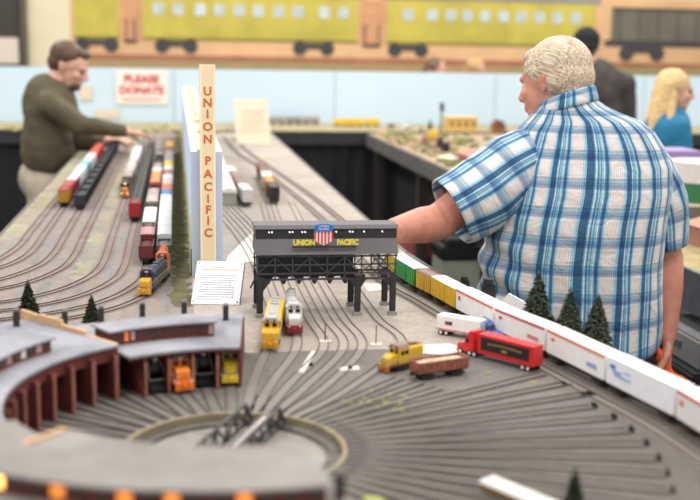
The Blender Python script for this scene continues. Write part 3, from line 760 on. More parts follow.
#@@TOWER
# ================================================================== COALING TOWER
ctw = thing('coaling_tower', 'black coaling tower spanning the tracks with yellow UNION PACIFIC lettering', 'model building', (.30, 2.24, ZT))
blk = mat('tower_black', (40, 40, 44), .55, var=.12, scale=30); gry = mat('tower_grey', (94, 89, 92), .6, var=.05, scale=20); gry2 = mat('tower_roof', (88, 86, 90), .6, var=.06, scale=20)
x0, x1 = -.145, .147; D = .045
def leg(x, y):
    o = MB().box((x, y, .045), (.010, .008, .078)).box((x, y, .0465), (.0135, .0025, .075)); o.build('leg', blk, ctw)
    MB().box((x, y, .004), (.018, .016, .008)).build('footing', pal((150, 142, 132)), ctw)
for x in (x0 + .008, .065, x1 - .008):
    for y in (-D, D): leg(x, y)
# truss storey between the legs and the bunker
for y in (-D, D):
    g = MB()
    for z in (.078, .090, .108, .126): g.box(((x0+x1)/2, y, z), (x1 - x0, .003, .0026 if z != .078 else .004))
    n = 8
    for i in range(n + 1):
        x = x0 + .003 + (x1 - x0 - .006)*i/n; g.box((x, y, .104), (.0026, .003, .05))
        if i < n:
            xb = x0 + .003 + (x1 - x0 - .006)*(i + 1)/n
            if i % 2: g.bar((x, y, .124), (xb, y, .090), .0018)
            else: g.bar((x, y, .090), (xb, y, .124), .0018)
    g.build('truss', pal((66, 66, 72)), ctw)
# bunker behind the truss (left two thirds)
MB().box((-.042, 0, .105), (.196, D*1.7, .046)).build('bunker', mat('bunker_black', (22, 22, 25), .6), ctw)
w_ = MB()
for i in range(7): # chutes under the bunker
    x = -.12 + i*.032; w_.prism([(x - .011, .083), (x + .011, .083), (x + .002, .066), (x - .002, .066)], -D*.8, -D*.3, axis='y')
w_.build('chutes', blk, ctw)
# diagonal braces at the legs
for x, s_ in ((x0 + .012, 1), (.065, -1), (.065, 1), (x1 - .008, -1)):
    for y in (-D, D): MB().prism([(x, .080), (x + s_*.020, .080), (x, .050)], y - .002, y + .002, axis='y').build('brace', blk, ctw)
for x, s_ in ((x0, -1), (x1, 1)): MB().bar((x, -D, .085), (x + s_*.012, -D - .004, .062), .003).build('brace', blk, ctw)
# ladder / machinery at the right bay
b = MB()
for i in range(6): b.box((.112, -D + .01, .084 + i*.008), (.03, .002, .0015))
b.bar((.096, -D + .01, .082), (.13, -D + .01, .127), .002).bar((.13, -D + .01, .082), (.096, -D + .01, .127), .002).build('machinery', pal((96, 94, 92)), ctw)
# lower sloping roof band
zb = .130
MB().prism([(-D - .006, zb), (D + .006, zb), (D - .012, zb + .030), (-D + .012, zb + .030)], x0 - .001, x1 + .001, axis='x').build('lower_roof', gry, ctw)
# monitor with lamps
zc = .160
MB().box(((x0+x1)/2, 0, zc + .0105), (x1 - x0, (D - .012)*2, .021)).build('monitor', blk, ctw)
MB().prism([(-D + .008, zc + .021), (D - .008, zc + .021), (D - .016, zc + .028), (-D + .016, zc + .028)], x0 - .003, x1 + .003, axis='x').build('monitor_roof', gry2, ctw)
for x in (-.118, -.112, -.076, -.070, -.050, -.044, .020, .048, .054, .078, .116):
    MB().cyl((x, -D + .012, zc + .0145), (x, -D + .008, zc + .0145), .0014, n=8).build('lamp', mat('lamp_white', (250, 240, 225), .3, emit=1.2), ctw)
ylw = mat('letter_yellow', (240, 222, 30), .5)
sl = math.atan2(.030, .018)          # slope of the lower roof
def tilt(x, z, dy=0): return Matrix.Translation((x, dy, z)) @ FRONT
sgn = MB().box((-.006, -D - .007, zb + .0165), (.131, .0015, .0035)); sgn.build('sign_rail', blk, ctw)
text('lettering', 'UNION', .0155, tilt(-.048, zb + .0250, -D - .007), ylw, ctw, ext=.0006, sx=.86, bold=.0006)
text('lettering', 'PACIFIC', .0155, tilt(.0415, zb + .0250, -D - .007), ylw, ctw, ext=.0006, sx=.80, bold=.0006)
# shield
shp = lambda k: [(-.0205*k, .022), (-.018*k, .0235), (-.009*k, .0225), (0, .0245), (.009*k, .0225), (.018*k, .0235), (.0205*k, .022)]
cxs = -.0085
lower = [(cxs - .0185, .010), (cxs - .0195, .000), (cxs - .0185, -.008), (cxs - .013, -.0155), (cxs, -.021), (cxs + .013, -.0155), (cxs + .0185, -.008), (cxs + .0195, .000), (cxs + .0185, .010)]
zs = .171
MB().prism([(x, z + zs) for x, z in lower], -D - .0095, -D - .0075, axis='y').build('shield', mat('shield_white', (240, 236, 232), .5), ctw)
sb = MB()
for i in range(6):
    x = cxs - .0175 + i*.0070; e = max(0, 1 - ((x - cxs)/.0200)**2)
    sb.box((x, -D - .0098, zs + (.009 - .019*e**.6)/2 - .001), (.0034, .001, .009 + .019*e**.6))
sb.build('red_stripes', mat('shield_red', (216, 48, 44), .5), ctw)
MB().prism([(cxs - .0185, zs + .0075), (cxs - .0195, zs + .018), (cxs - .015, zs + .0215), (cxs - .008, zs + .0235), (cxs + .008, zs + .0235), (cxs + .015, zs + .0215), (cxs + .0195, zs + .018), (cxs + .0185, zs + .0075)], -D - .0115, -D - .0090, axis='y').build('shield_top', mat('shield_blue', (28, 110, 190), .5), ctw)
text('shield_lettering', 'UNION', .0062, tilt(cxs, zs + .0185, -D - .0118), mat('shield_white', (240, 236, 232)), ctw, ext=.0003)
text('shield_lettering', 'PACIFIC', .0062, tilt(cxs, zs + .0125, -D - .0118), mat('shield_white', (240, 236, 232)), ctw, ext=.0003)

# locomotives under the tower
t = diesel('yellow and grey diesel locomotive coming out under the left of the coaling tower', L=.235, w=.034, hood=(226, 186, 56), cab=(230, 186, 48), nose=(228, 170, 40), roof=(176, 172, 168), frame_=(196, 150, 40), nose_lo=(214, 160, 30), cowl=True)
place(t, .178, 2.045, math.atan2(-1, -.14))
t = diesel('white and maroon diesel locomotive beside the yellow one under the tower', L=.20, w=.034, hood=(206, 206, 204), cab=(216, 214, 210), nose=(212, 210, 206), roof=(190, 190, 190), frame_=(150, 44, 44), nose_lo=(140, 38, 40))
place(t, .224, 2.135, math.atan2(-1, -.06))
for x, y, d in ((.288, 1.975, 'left'), (.345, 1.952, 'right')):
    pass
#@@SMALL
def lamp_post(px, py, h, label):
    p = G(px, py); t = thing('lamp_post', label, 'lamp post', tuple(p), 0, 'thin black posts on white pads')
    MB().cyl((0, 0, .002), (0, 0, h), .0011, .0009, n=8).build('post', bumpm, t); MB().box((0, 0, .0012), (.022, .016, .0024)).build('pad', pal((214, 202, 186)), t)
lamp_post(325, 342, .036, 'thin black post on a pale pad, in front of the coaling tower at its middle')
lamp_post(376, 345, .038, 'thin black post on a pale pad, beside the yellow switcher')
# pale concrete strips and pad
cpm = mat('concrete_pale', (214, 206, 194), .9, var=.05, scale=30)
def patch(name, pts, label, m_=cpm, h=.0012, z=ZT):
    c = sum((Vector(G(*p)[:2]) for p in pts), Vector((0, 0))) / len(pts)
    b = MB().prism([tuple(Vector(G(*p)[:2]) - c) for p in pts], 0, h)
    return tag(b.build(name, m_, None, loc=(c.x, c.y, z)), label, 'ground slab')
patch('concrete_slab', [(402, 352), (404, 346), (448, 344), (470, 350), (462, 356), (425, 354)], 'pale concrete slab beside the yellow switcher and the red gondola')
patch('concrete_slab', [(298, 372), (312, 351), (316, 352), (304, 373)], 'narrow pale strip slanting down in front of the white locomotive')
patch('concrete_slab', [(338, 368), (358, 366), (360, 370), (340, 371)], 'short pale strip with a black dot, below the right lamp post')
patch('concrete_slab', [(362, 283), (380, 284), (384, 290), (368, 292)], 'small pale oval pad under the right bay of the coaling tower')
patch('concrete_slab', [(250, 235), (262, 225), (254, 262), (226, 262), (228, 256)], 'pale plaster patch on the table beside the left end of the coaling tower')
for px, py, lb in ((311, 366, 'left'), (350, 369, 'right')):
    p = G(px, py); tag(MB().cyl((0, 0, .001), (0, 0, .006), .004, .0035, n=12).build('black_knob', bumpm, None, loc=tuple(p)), 'small black knob on the ground, %s one of two by the lamp posts' % lb, 'knob')
# weeds
wd = MB()
for px, py in ((364, 399), (370, 402), (382, 400), (391, 396), (400, 404), (366, 408), (352, 404), (402, 396), (378, 408), (386, 403), (402, 411), (360, 403), (406, 397), (489, 374), (535, 383), (372, 391), (345, 402), (395, 410)):
    p = G(px, py)
    for k in range(6):
        wd.ell((p.x + random.uniform(-.004, .004), p.y + random.uniform(-.006, .006), ZT + .0012), (random.uniform(.0012, .0028), random.uniform(.0012, .0028), .0012), n=7, k=4)
tag(wd.build('weed_clumps', mat('weed_yellow', (164, 156, 84), .95, var=.2)), 'yellow-green weeds scattered over the cinders between the tracks', 'weeds', kind='stuff')

# yellow switcher with brown roof + red gondola
p = G(404, 364)
t = diesel('yellow switcher with brown roof, standing loose beside the red gondola', L=.105, w=.033, hood=(222, 182, 44), cab=(222, 182, 44), nose=(222, 176, 40), roof=(136, 104, 84), frame_=(120, 84, 54), nose_lo=(176, 110, 40))
place(t, .384, 1.806, R(212), ZT); t.scale = (.88, .9, .84)
t = gondola('rusty red gondola loaded with tan gravel, right of the yellow switcher', .118, .034, .019, (140, 84, 68), load=(190, 166, 138))
place(t, .434, 1.752, R(20), ZT); t.scale = (.84, .92, .92)

# container train on the right
CP = Path(MAINP[4:]); 
def find_d(x, y):
    best = min(range(len(CP.p)), key=lambda i: (CP.p[i].x - x)**2 + (CP.p[i].y - y)**2); return CP.L[best]
d = find_d(.530, 2.48) - .044
W = (246, 244, 242); OR = (222, 100, 52); RD = (206, 52, 60); BL = (60, 116, 190)
lead = boxcar('yellow freight car just showing behind the right leg of the coaling tower', .10, .034, .040, (220, 190, 50), (226, 220, 210)); CP.put(lead, d - .105, .10)
specs = [
    (.150, lambda L: boxcar('bright green boxcar with white roof, behind the coaling tower\'s right leg', L, .034, .039, (44, 142, 62), (238, 240, 236))),
    (.082, lambda L: boxcar('short yellow boxcar with brown roof, behind the green boxcar', L, .034, .037, (214, 170, 50), (134, 104, 92), ribs=6)),
    (.138, lambda L: boxcar('long yellow boxcar with white roof, next to the white container cars', L, .034, .039, (222, 180, 34), (240, 238, 230))),
    (.178, lambda L: boxcar('white container car with orange stripe, directly after the yellow boxcar', L, .034, .042, W, (242, 240, 236), stripe=OR, stripe_top=True, door=False, ribs=0, logo=[(-.40, .66, .045, .10, RD), (-.40, .55, .06, .05, RD), (.36, .3, .16, .16, (150, 180, 214))], name='container_car')),
    (.172, lambda L: boxcar('white container car with crimson stripe, left of the three fir trees', L, .034, .042, W, (242, 240, 236), stripe=RD, stripe_top=True, door=False, ribs=0, logo=[(-.38, .66, .05, .12, RD), (.28, .42, .20, .05, (226, 120, 120)), (.28, .33, .20, .05, (226, 120, 120))], name='container_car')),
    (.190, lambda L: boxcar('white container car with orange stripe, in front of the plaid shirt', L, .034, .042, W, (242, 240, 236), stripe=(228, 112, 60), stripe_top=True, door=False, ribs=0, logo=[(-.38, .66, .05, .12, (224, 110, 70)), (.30, .42, .16, .06, (140, 160, 216)), (.30, .32, .16, .06, (140, 160, 216))], name='container_car')),
    (.186, lambda L: boxcar('white container car with blue lettering and no stripe', L, .034, .043, (240, 242, 246), (246, 245, 244), door=False, ribs=0, logo=[(-.40, .72, .07, .14, BL), (-.33, .56, .14, .05, BL), (-.25, .44, .26, .05, (120, 150, 206)), (-.18, .68, .08, .06, (150, 170, 210))], name='container_car')),
    (.186, lambda L: boxcar('white container car edged in red at the right edge of the picture', L, .034, .043, (232, 228, 226), (240, 238, 236), stripe=(222, 70, 60), stripe_top=True, door=False, ribs=0, logo=[(-.42, .60, .035, .16, (216, 60, 60))], name='container_car')),
    (.186, lambda L: boxcar('nearest white container car, cut off by the lower right corner', L, .034, .043, (232, 228, 226), (240, 238, 236), door=False, ribs=0, name='container_car'))]
for L, fn in specs:
    t = fn(L - .008); CP.put(t, d, L - .008); t.rotation_euler.z += 0; d += L

# trucks
def semi(label, L, w, h, trailer, cab, panel=None, stripe=None, dots=None, cabL=.045):
    """front +x; whole length L"""
    t = thing('semi_truck', label, 'truck'); tl = L - cabL - .004; tx = -L/2 + tl/2
    MB().box((tx, 0, .010 + h/2), (tl, w, h)).build('trailer', pal(trailer, .4), t, bevel=.0008)
    MB().box((tx, 0, .009), (tl*.95, w*.5, .003)).build('chassis', truckm, t)
    c = MB(); cx0 = L/2 - cabL; ch = h + .003
    c.prism([(cx0 + .006, .006), (L/2, .006), (L/2, .018), (L/2 - .004, .020), (L/2 - .016, .022), (L/2 - .021, .033), (L/2 - .028, .008 + ch*.98), (cx0 + .006, .008 + ch*.98)], -w*.44, w*.44, axis='y')
    c.build('cab', pal(cab, .35), t, bevel=.0008)
    gl = MB().box((L/2 - .0183, 0, .0278), (.0012, w*.7, .009), ry=-R(24))
    for sy in (-1, 1): gl.box((L/2 - .024, sy*w*.445, .028), (.007, .001, .007))
    gl.build('windscreen', mat('dark_glass', (24, 26, 30), .15), t)
    gr = MB().box((L/2 + .0004, 0, .013), (.001, w*.5, .008)).box((L/2 + .001, 0, .0065), (.003, w*.92, .003)); gr.build('grille', pal((200, 200, 200)), t)
    for x in (-L/2 + .010, -L/2 + .022, cx0 + .003, cx0 + .014, L/2 - .009):
        for sy in (-1, 1):
            q = MB().cyl((x, sy*w*.30, .0058), (x, sy*w*.49, .0058), .0058, n=18)
            q.cyl((x, sy*w*.49, .0058), (x, sy*w*.505, .0058), .0032, n=12, mi=1); q.build('wheel', [mat('tyre', (30, 29, 29), .8), mat('hub_pale', (224, 220, 216), .4)], t)
    if panel:
        for sy in (-1, 1):
            pnl = MB().box((tx, sy*(w/2 + .0005), .010 + h*.56), (tl*.86, .001, h*.62)).build('side_panel', pal(panel), t)
            g = MB()
            for i in range(11): g.box((tx - tl*.28 + i*tl*.056, sy*(w/2 + .0012), .010 + h*(.60 + .05*math.sin(i/10*math.pi))), (tl*.038, .0006, h*.09))
            g.box((tx, sy*(w/2 + .0012), .010 + h*.42), (tl*.10, .0006, h*.12)); g.build('gold_script', pal((150, 128, 74)), t)
    if stripe:
        for sy in (-1, 1): MB().box((tx, sy*(w/2 + .0005), .010 + h*.10), (tl, .001, h*.05)).build('stripe', pal(stripe), t)
    if dots:
        for sy in (-1, 1):
            for dx, c_ in dots: MB().box((tx + dx*tl*sy, sy*(w/2 + .0006), .010 + h*.55), (tl*.075, .001, h*.22)).build('marking', pal(c_), t)
    return t
a, c = G(457, 353), G(531, 373); dv = a - c; t = semi('red semi truck with a long black panel on its trailer', .172, .029, .036, (206, 44, 46), (214, 40, 44), panel=(34, 28, 28))
mid = (a + c)/2 + Vector((-dv.y, dv.x, 0)).normalized()*-.0145; place(t, mid.x, mid.y, math.atan2(dv.y, dv.x), ZT)
a, c = G(439, 334), G(491, 343); dv = c - a; t = semi('white semi truck with a blue cab, parked behind the red truck', .132, .028, .029, (240, 236, 232), (60, 104, 180), stripe=(214, 70, 66), dots=[(.17, (70, 40, 44)), (.255, (150, 52, 56))], cabL=.034)
mid = (a + c)/2 + Vector((-dv.y, dv.x, 0)).normalized()*.010; place(t, mid.x + .004, mid.y - .004, math.atan2(dv.y, dv.x), ZT)

# trees
def fir(x, y, z, h, r, label, seed, tone=((58, 66, 52), (98, 100, 76))):
    rnd = random.Random(seed); t = thing('fir_tree', label, 'tree', (x, y, z))
    MB().cyl((0, 0, 0), (0, 0, h*.95), .0022, .0006, n=8).build('trunk', mat('bark', (92, 66, 46), .9), t)
    b = MB(); n = 34
    for k in range(n):
        f = k/(n-1); zz = h*(.07 + .92*f); rr = r*(1 - f)**.8 + .0014; m_ = int(12 + 20*(1-f))
        for i in range(m_):
            a = rnd.uniform(0, 2*math.pi); l = rr*rnd.uniform(.7, 1.12); dx, dy = math.cos(a), math.sin(a)
            p0 = Vector((0, 0, zz + rnd.uniform(-.002, .002))); tip = Vector((dx*l, dy*l, zz - l*.28 + rnd.uniform(-.002, .002)))
            sd = Vector((-dy, dx, 0))*l*.22; mid_ = p0.lerp(tip, .55)
            b.add([p0, mid_ + sd + Vector((0, 0, .0012)), tip, mid_ - sd + Vector((0, 0, .0012)), mid_ - Vector((0, 0, l*.16))], [(0, 1, 2, 4), (0, 4, 2, 3), (0, 3, 2, 1)], 0)
    b.build('foliage', mat('fir_green_%d' % tone[0][0], tone[0], .95, scale=120, c2=tone[1]), t); return t
fir(-.297, 2.21, ZT, .082, .027, 'small dark fir tree at the far left behind the roundhouse', 1)
fir(-.172, 2.18, ZT, .056, .019, 'smallest fir tree, behind the roundhouse clerestory', 2)
fir(.704, 2.05, ZT, .120, .041, 'tall fir tree, leftmost of the three in front of the plaid shirt', 3, ((78, 92, 80), (122, 128, 104)))
fir(.732, 1.945, ZT, .108, .038, 'fir tree in the middle of the three in front of the plaid shirt', 4, ((78, 92, 80), (122, 128, 104)))
fir(.772, 1.905, ZT, .104, .036, 'fir tree nearest the hem, rightmost of the three in front of the plaid shirt', 5, ((78, 92, 80), (122, 128, 104)))
fir(.470, 1.20, ZT, .050, .014, 'blurred dark fir tree at the bottom edge of the picture', 6)
# white card and black throttles behind the train
t = thing('folded_card', 'white folded card lying behind the container train, left of the fir trees', 'card', (.712, 2.215, ZT), R(-50))
MB().prism([(-.045, .001), (.045, .001), (.020, .022), (-.018, .034)], -.002, .002, axis='y').build('panel', pal((226, 228, 230)), t)
MB().box((0, .012, .0008), (.08, .02, .0016)).build('flap', pal((226, 228, 230)), t)
def throttle(x, y, label, s=1):
    t = thing('hand_throttle', label, 'controller', (x, y, ZT))
    MB().box((0, 0, .022*s), (.030*s, .024*s, .044*s)).build('case', mat('plastic_black', (26, 26, 28), .4), t, bevel=.002)
    MB().cyl((0, 0, .044*s), (0, 0, .056*s), .013*s, .011*s, n=20).build('knob', mat('plastic_black', (26, 26, 28)), t)
throttle(.672, 2.29, 'black round-topped throttle just behind the first white container car', .95)
throttle(.643, 2.385, 'smaller black throttle behind the yellow boxcar', .70)
# foreground shed with pale roof, shrub
sh = thing('long_shed', 'long low shed with whitish roof at the bottom edge right of centre', 'model building', (.434, 1.180, ZT), math.atan2(1.11 - 1.315, .49 - .366))
MB().box((0, 0, .006), (.200, .026, .012)).build('walls', pal((136, 104, 72)), sh)
MB().prism([(-.015, .012), (.015, .012), (.012, .015), (-.012, .015)], -.103, .103, axis='x').build('roof', mat('shed_white', (214, 210, 202), .6), sh)
g = blob('shrub', [('ell', (0, 0, .003), (.012, .009, .005)), ('ell', (.009, .003, .002), (.007, .006, .004))], .0015, mat('shrub_green', (168, 174, 92), .95, var=.2, scale=150), wrinkle=.002, wscale=260)
g.location = tuple(G(372, 503)); tag(g, 'pale green shrub at the bottom edge left of the long shed', 'shrub')

# ================================================================== DIVIDER, PILLAR, CARD
dv_ = thing('scenic_divider', 'tall pale blue scenic divider down the middle of the table', 'divider', (.030, 2.62, ZT))
dL = 4.25
MB().box((.038, dL/2, .15), (.074, dL, .30)).build('board', mat('divider_blue', (196, 214, 242), .8, var=.015, scale=3), dv_)
gp = MB(); vs = []; n = 80
for i in range(n + 1):
    y = dL*i/n; h = .085 + .03*math.sin(y*2.1) + .015*math.sin(y*5.3 + 1) - .03*(y < .12); vs += [(-.0012, y, 0), (-.0012, y, h), (.0005, y, h), (.0005, y, 0)]
gp.add(vs, [(4*i + k, 4*i + 4 + k, 4*i + 4 + (k+1) % 4, 4*i + (k+1) % 4) for i in range(n) for k in range(4)]); gp.build('painted_hills', mat('hill_green', (186, 190, 140), .9, var=.06, scale=5), dv_)
MB().box((.036, dL/2, .3025), (.040, dL + .004, .005)).build('top_cap', mat('pine_top', (224, 200, 162), .7, var=.05, scale=6), dv_)
for i in range(9): MB().box((.036 , .6 + i*.42, .3055), (.018, .16, .001)).build('photo', mat('photo_strip', (150, 130, 100), .7, var=.3, scale=14), dv_)
pl = thing('name_pillar', 'tall cream pillar with UNION PACIFIC lettered downwards', 'sign', (.0695, 2.595, ZT))
cream = mat('pillar_cream', (250, 224, 184), .7, var=.02, scale=4)
MB().box((0, 0, .2515), (.0365, .036, .503)).build('post', cream, pl)
for sx in (-1, 1): MB().box((sx*.0155, -.0185, .2515), (.004, .001, .503)).build('edge_stripe', mat('pillar_stripe', (255, 242, 218), .7), pl)
orl = mat('pillar_letters', (204, 112, 44), .6)
zt = .503; ys = [91.5, 103, 114.5, 127, 139.5, None, 161, 174, 187, 199, 210, 221, 233]
def pz(py):        # height on the pillar front that appears at image row py
    d_ = fw + cr*((207.5 - 350)/F) + cu*((250 - py)/F); return CZ + d_.z*(2.577/d_.y) - ZT
for ch, py in zip('UNION PACIFIC', ys):
    if py: text('letter', ch, .0275, X(0, -.0185, pz(py)), orl, pl, ext=.0006, sx=1.0, bold=.0006)
# leaning info card
ic = thing('information_card', 'white information card leaning back at the foot of the pillar', 'sign', (.076, 2.315, ZT))
rx = Matrix.Rotation(R(-10.5), 4, 'Z') @ Matrix.Rotation(R(40), 4, 'X')
wcard, hcard = .104, .118
def cardobj(b, name, m_, par): b.v = [rx @ v for v in b.v]; return b.build(name, m_, par)
cardobj(MB().box((0, hcard/2 , .001), (wcard, hcard, .002)), 'panel', mat('card_white', (232, 230, 238), .6), ic)
cardobj(MB().box((.001, hcard/2, -.002), (wcard + .001, hcard - .001, .004)), 'backing', mat('card_backing', (58, 56, 58), .7), ic)
ink = mat('ink_grey', (120, 116, 124), .8); gold = mat('ink_gold', (176, 152, 96), .8)
b = MB(); rnd = random.Random(3)
for i in range(11):
    y = .078 - i*.0065; x = -.040 + (.006 if i % 4 == 0 else 0); e = .040 - (.03 if i == 10 else rnd.uniform(0, .006))
    while x < e:
        l = rnd.uniform(.003, .008); b.box((x + l/2, y, .0022), (min(l, e - x), .0016, .0003)); x += l + .0014
cardobj(b, 'text_lines', ink, ic)
b = MB()
for x0_, x1_, y in ((-.014, .014, .1015), (-.038, .038, .094)):
    x = x0_
    while x < x1_: b.box((x, y, .0022), (.0032, .0032, .0003)); x += .0044
cardobj(b, 'heading', gold, ic)
b = MB()
for sx in (-1, 1):
    for y in (.006, .112): b.cyl((sx*.047, y, .002), (sx*.047, y, .0032), .0016, n=10)
cardobj(b, 'pin', pal((70, 70, 74)), ic)
cardobj(MB().bar((.01, hcard*.95, -.004), (.01, hcard*.62, -.088), .004), 'prop', mat('card_backing', (58, 56, 58)), ic)

# items on the middle table
t = thing('train_shed', 'pale gabled train shed right of the blue divider', 'model building', (.176, 4.55, ZT), R(0))
MB().prism([(-.030, .045), (.030, .045), (.026, .056), (0, .062), (-.026, .056)], -.72, .72, axis='y').build('roof', mat('shed_pale', (226, 220, 204), .7, var=.04), t)
for sx in (-1, 1): MB().box((sx*.025, 0, .0225), (.003, 1.42, .045)).build('wall', pal((206, 198, 180)), t)
MB().box((0, -.705, .0225), (.048, .003, .045)).build('end_wall', pal((190, 182, 166)), t)
for (x, y, hd, L, side, roof, lb) in (
    (.234, 3.88, 93, .2, (214, 204, 200), (226, 218, 214), 'white-ended passenger car nearest the coaling tower, middle table'),
    (.226, 4.08, 92, .2, (120, 84, 72), (140, 112, 102), 'brown car behind the white-ended passenger car'),
    (.220, 4.28, 92, .2, (120, 84, 72), (148, 120, 110), 'second brown car behind the white-ended passenger car'),
    (.214, 4.48, 92, .2, (210, 200, 196), (228, 222, 216), 'white car at the rear of the brown passenger cars'),
    (.338, 3.93, 90, .17, (40, 34, 34), (52, 46, 46), 'black-fronted car of the right-hand train on the middle table'),
    (.339, 4.11, 89, .17, (196, 140, 56), (190, 132, 60), 'orange car behind the black-fronted car'),
    (.342, 4.29, 89, .17, (206, 200, 190), (226, 220, 212), 'pale-roofed car behind the orange car'),
    (.345, 4.47, 89, .17, (124, 78, 60), (122, 84, 70), 'rusty car at the far end of the right-hand train'),
    (.349, 4.65, 88, .17, (112, 72, 58), (116, 80, 68), 'second rusty car at the far end of the right-hand train')):
    t = boxcar(lb, L*.93, .034, .042, side, roof, ribs=6, door=False, name='passenger_car'); place(t, x, y, R(hd))
# standing card at the far end
ct = thing('standing_card', 'large cream card standing at the far end of the middle table', 'sign', (.44, 6.35, ZT), R(-6))
q = MB().prism([(-.105, 0), (.095, .0), (.070, .262), (-.125, .262)], -.004, .004, axis='y'); q.v = [Matrix.Rotation(R(-8), 3, 'X') @ v for v in q.v]; q.build('panel', mat('card_cream', (236, 224, 196), .7), ct)
q = MB()
for i in range(5): q.box((-.012, -.006, .19 - i*.028), (.13 - .02*(i % 2), .001, .007))
q.v = [Matrix.Rotation(R(-8), 3, 'X') @ v for v in q.v]; q.build('faint_print', mat('print_faint', (214, 196, 160), .8), ct)
MB().bar((0, .03, .20), (0, .11, .004), .006).build('prop', mat('pine', (206, 176, 132)), ct)

#@@YARD
# ================================================================== YARD TRAINS
ordn = ['front', 'second', 'third', 'fourth', 'fifth', 'sixth', 'seventh', 'eighth', 'ninth', 'tenth', 'eleventh', 'twelfth', 'thirteenth', 'fourteenth', 'fifteenth', 'sixteenth', 'seventeenth', 'eighteenth']
def pp(i): return Path(list(reversed(YARD[i])))
def dist_at_y(P, y): return P.L[min(range(len(P.p)), key=lambda k: abs(P.p[k].y - y) + (5 if P.p[k].y < 2.3 else 0))]
def cname(c):
    names = {'red': (170, 50, 50), 'white': (232, 230, 228), 'black': (40, 40, 44), 'grey': (150, 150, 150), 'teal': (120, 176, 172), 'orange': (220, 110, 60), 'yellow': (220, 190, 60), 'blue': (70, 120, 190), 'maroon': (110, 46, 46), 'brown': (120, 90, 70), 'pink': (196, 140, 146)}
    return min(names, key=lambda k: sum((a - b)**2 for a, b in zip(names[k], c)))
def train(ti, y0, cars, tname, L=.178, grp=None):
    P = pp(ti); d = dist_at_y(P, y0)
    for i, cdef in enumerate(cars):
        kind, side, roof = cdef[:3]; LL = cdef[3] if len(cdef) > 3 else L
        lb = '%s %s, %s of %s' % (cname(roof if kind != 'gon' else side), {'box': 'roofed freight car', 'gon': 'open-topped car', 'eng': 'diesel locomotive', 'eng2': 'diesel locomotive'}[kind], ordn[i], tname)
        if kind == 'box': t = boxcar(lb, LL - .008, .035, .040, side, roof, ribs=6, door=False, group=grp)
        elif kind == 'gon': t = gondola(lb, LL - .008, .034, .030, side, load=roof if len(cdef) < 5 else None, deck=(100, 100, 96) if len(cdef) >= 5 else None, group=grp)
        elif kind == 'eng': t = diesel(lb, L=LL - .008, hood=(50, 58, 62), cab=(44, 56, 84), nose=(222, 162, 40), roof=(52, 62, 84), frame_=(70, 70, 66), nose_lo=(214, 160, 40), group=grp, lit=False)
        elif kind == 'eng2': t = diesel(lb, L=LL - .008, hood=side, cab=side, nose=(206, 130, 60), roof=roof, frame_=(60, 54, 50), group=grp, lit=cdef[-1] == 'lit')
        P.put(t, d, LL - .008); d += LL
WH = (222, 222, 224); BK = (38, 38, 42)
train(1, 3.80, [('box', (176, 130, 40), (150, 44, 48), .12), ('box', (150, 44, 50), (164, 60, 66)), ('box', (150, 50, 56), (206, 200, 200)), ('box', WH, (204, 206, 208)), ('box', WH, (212, 210, 208)), ('box', (90, 150, 150), (130, 184, 182)), ('box', WH, (196, 206, 206)), ('box', WH, (214, 212, 208)), ('box', (190, 60, 44), (216, 96, 76)), ('box', (200, 60, 44), (222, 90, 70)), ('box', (200, 60, 44), (222, 90, 70))], 'the leftmost yard train', grp='leftmost yard train')
for i in range(12):
    pass
P = pp(2); d = dist_at_y(P, 3.73)
g0 = gondola('black open hopper car in the all-black train, second from the left in the yard', .175, .034, .032, (44, 44, 48), load=(58, 58, 62), group='black hopper cars in the yard')
for i in range(12):
    t = g0 if i == 0 else copy_tree(g0); P.put(t, d, .175); d += .186
train(4, 4.02, [('eng2', (52, 50, 46), (60, 58, 54), .19, 'lit'), ('box', (140, 110, 96), (160, 146, 140)), ('box', (140, 120, 110), (184, 172, 168)), ('box', WH, (196, 192, 190)), ('box', (150, 130, 120), (188, 176, 172)), ('box', WH, (222, 222, 222)), ('box', WH, (228, 228, 228)), ('box', WH, (226, 226, 226)), ('box', WH, (200, 200, 198)), ('gon', BK, (60, 60, 60))], 'the third yard train, behind the orange-lit engine', grp='third yard train')
train(5, 3.46, [('box', (170, 40, 46), (128, 32, 36), .11), ('gon', BK, (50, 50, 52), .178, 'd'), ('gon', BK, (50, 50, 52), .178, 'd')] + [('gon', BK, (50, 50, 52), .178, 'd')]*11, 'the ladder-like black train with the red end car', grp='ladder-like black train')
train(6, 2.76, [('gon', (104, 42, 44), (84, 44, 44), .12), ('box', (110, 44, 46), (186, 132, 138), .13), ('box', (216, 176, 60), (70, 48, 46), .08), ('box', (196, 196, 196), (214, 210, 208), .13), ('box', WH, (232, 230, 228), .17), ('gon', (60, 54, 52), (40, 38, 38), .12), ('box', (150, 140, 136), (186, 170, 164), .17), ('box', (150, 140, 136), (170, 150, 146), .17), ('gon', BK, (44, 42, 42)), ('box', (206, 110, 70), (214, 130, 96)), ('box', (206, 130, 50), (206, 140, 50)), ('box', WH, (206, 196, 190)), ('box', (120, 100, 96), (150, 132, 128)), ('gon', BK, (60, 60, 62)), ('gon', BK, (60, 60, 62)), ('box', (100, 96, 92), (130, 124, 120)), ('gon', BK, (60, 60, 62))], 'the train on the track beside the white-roofed cars', grp='mixed yard train')
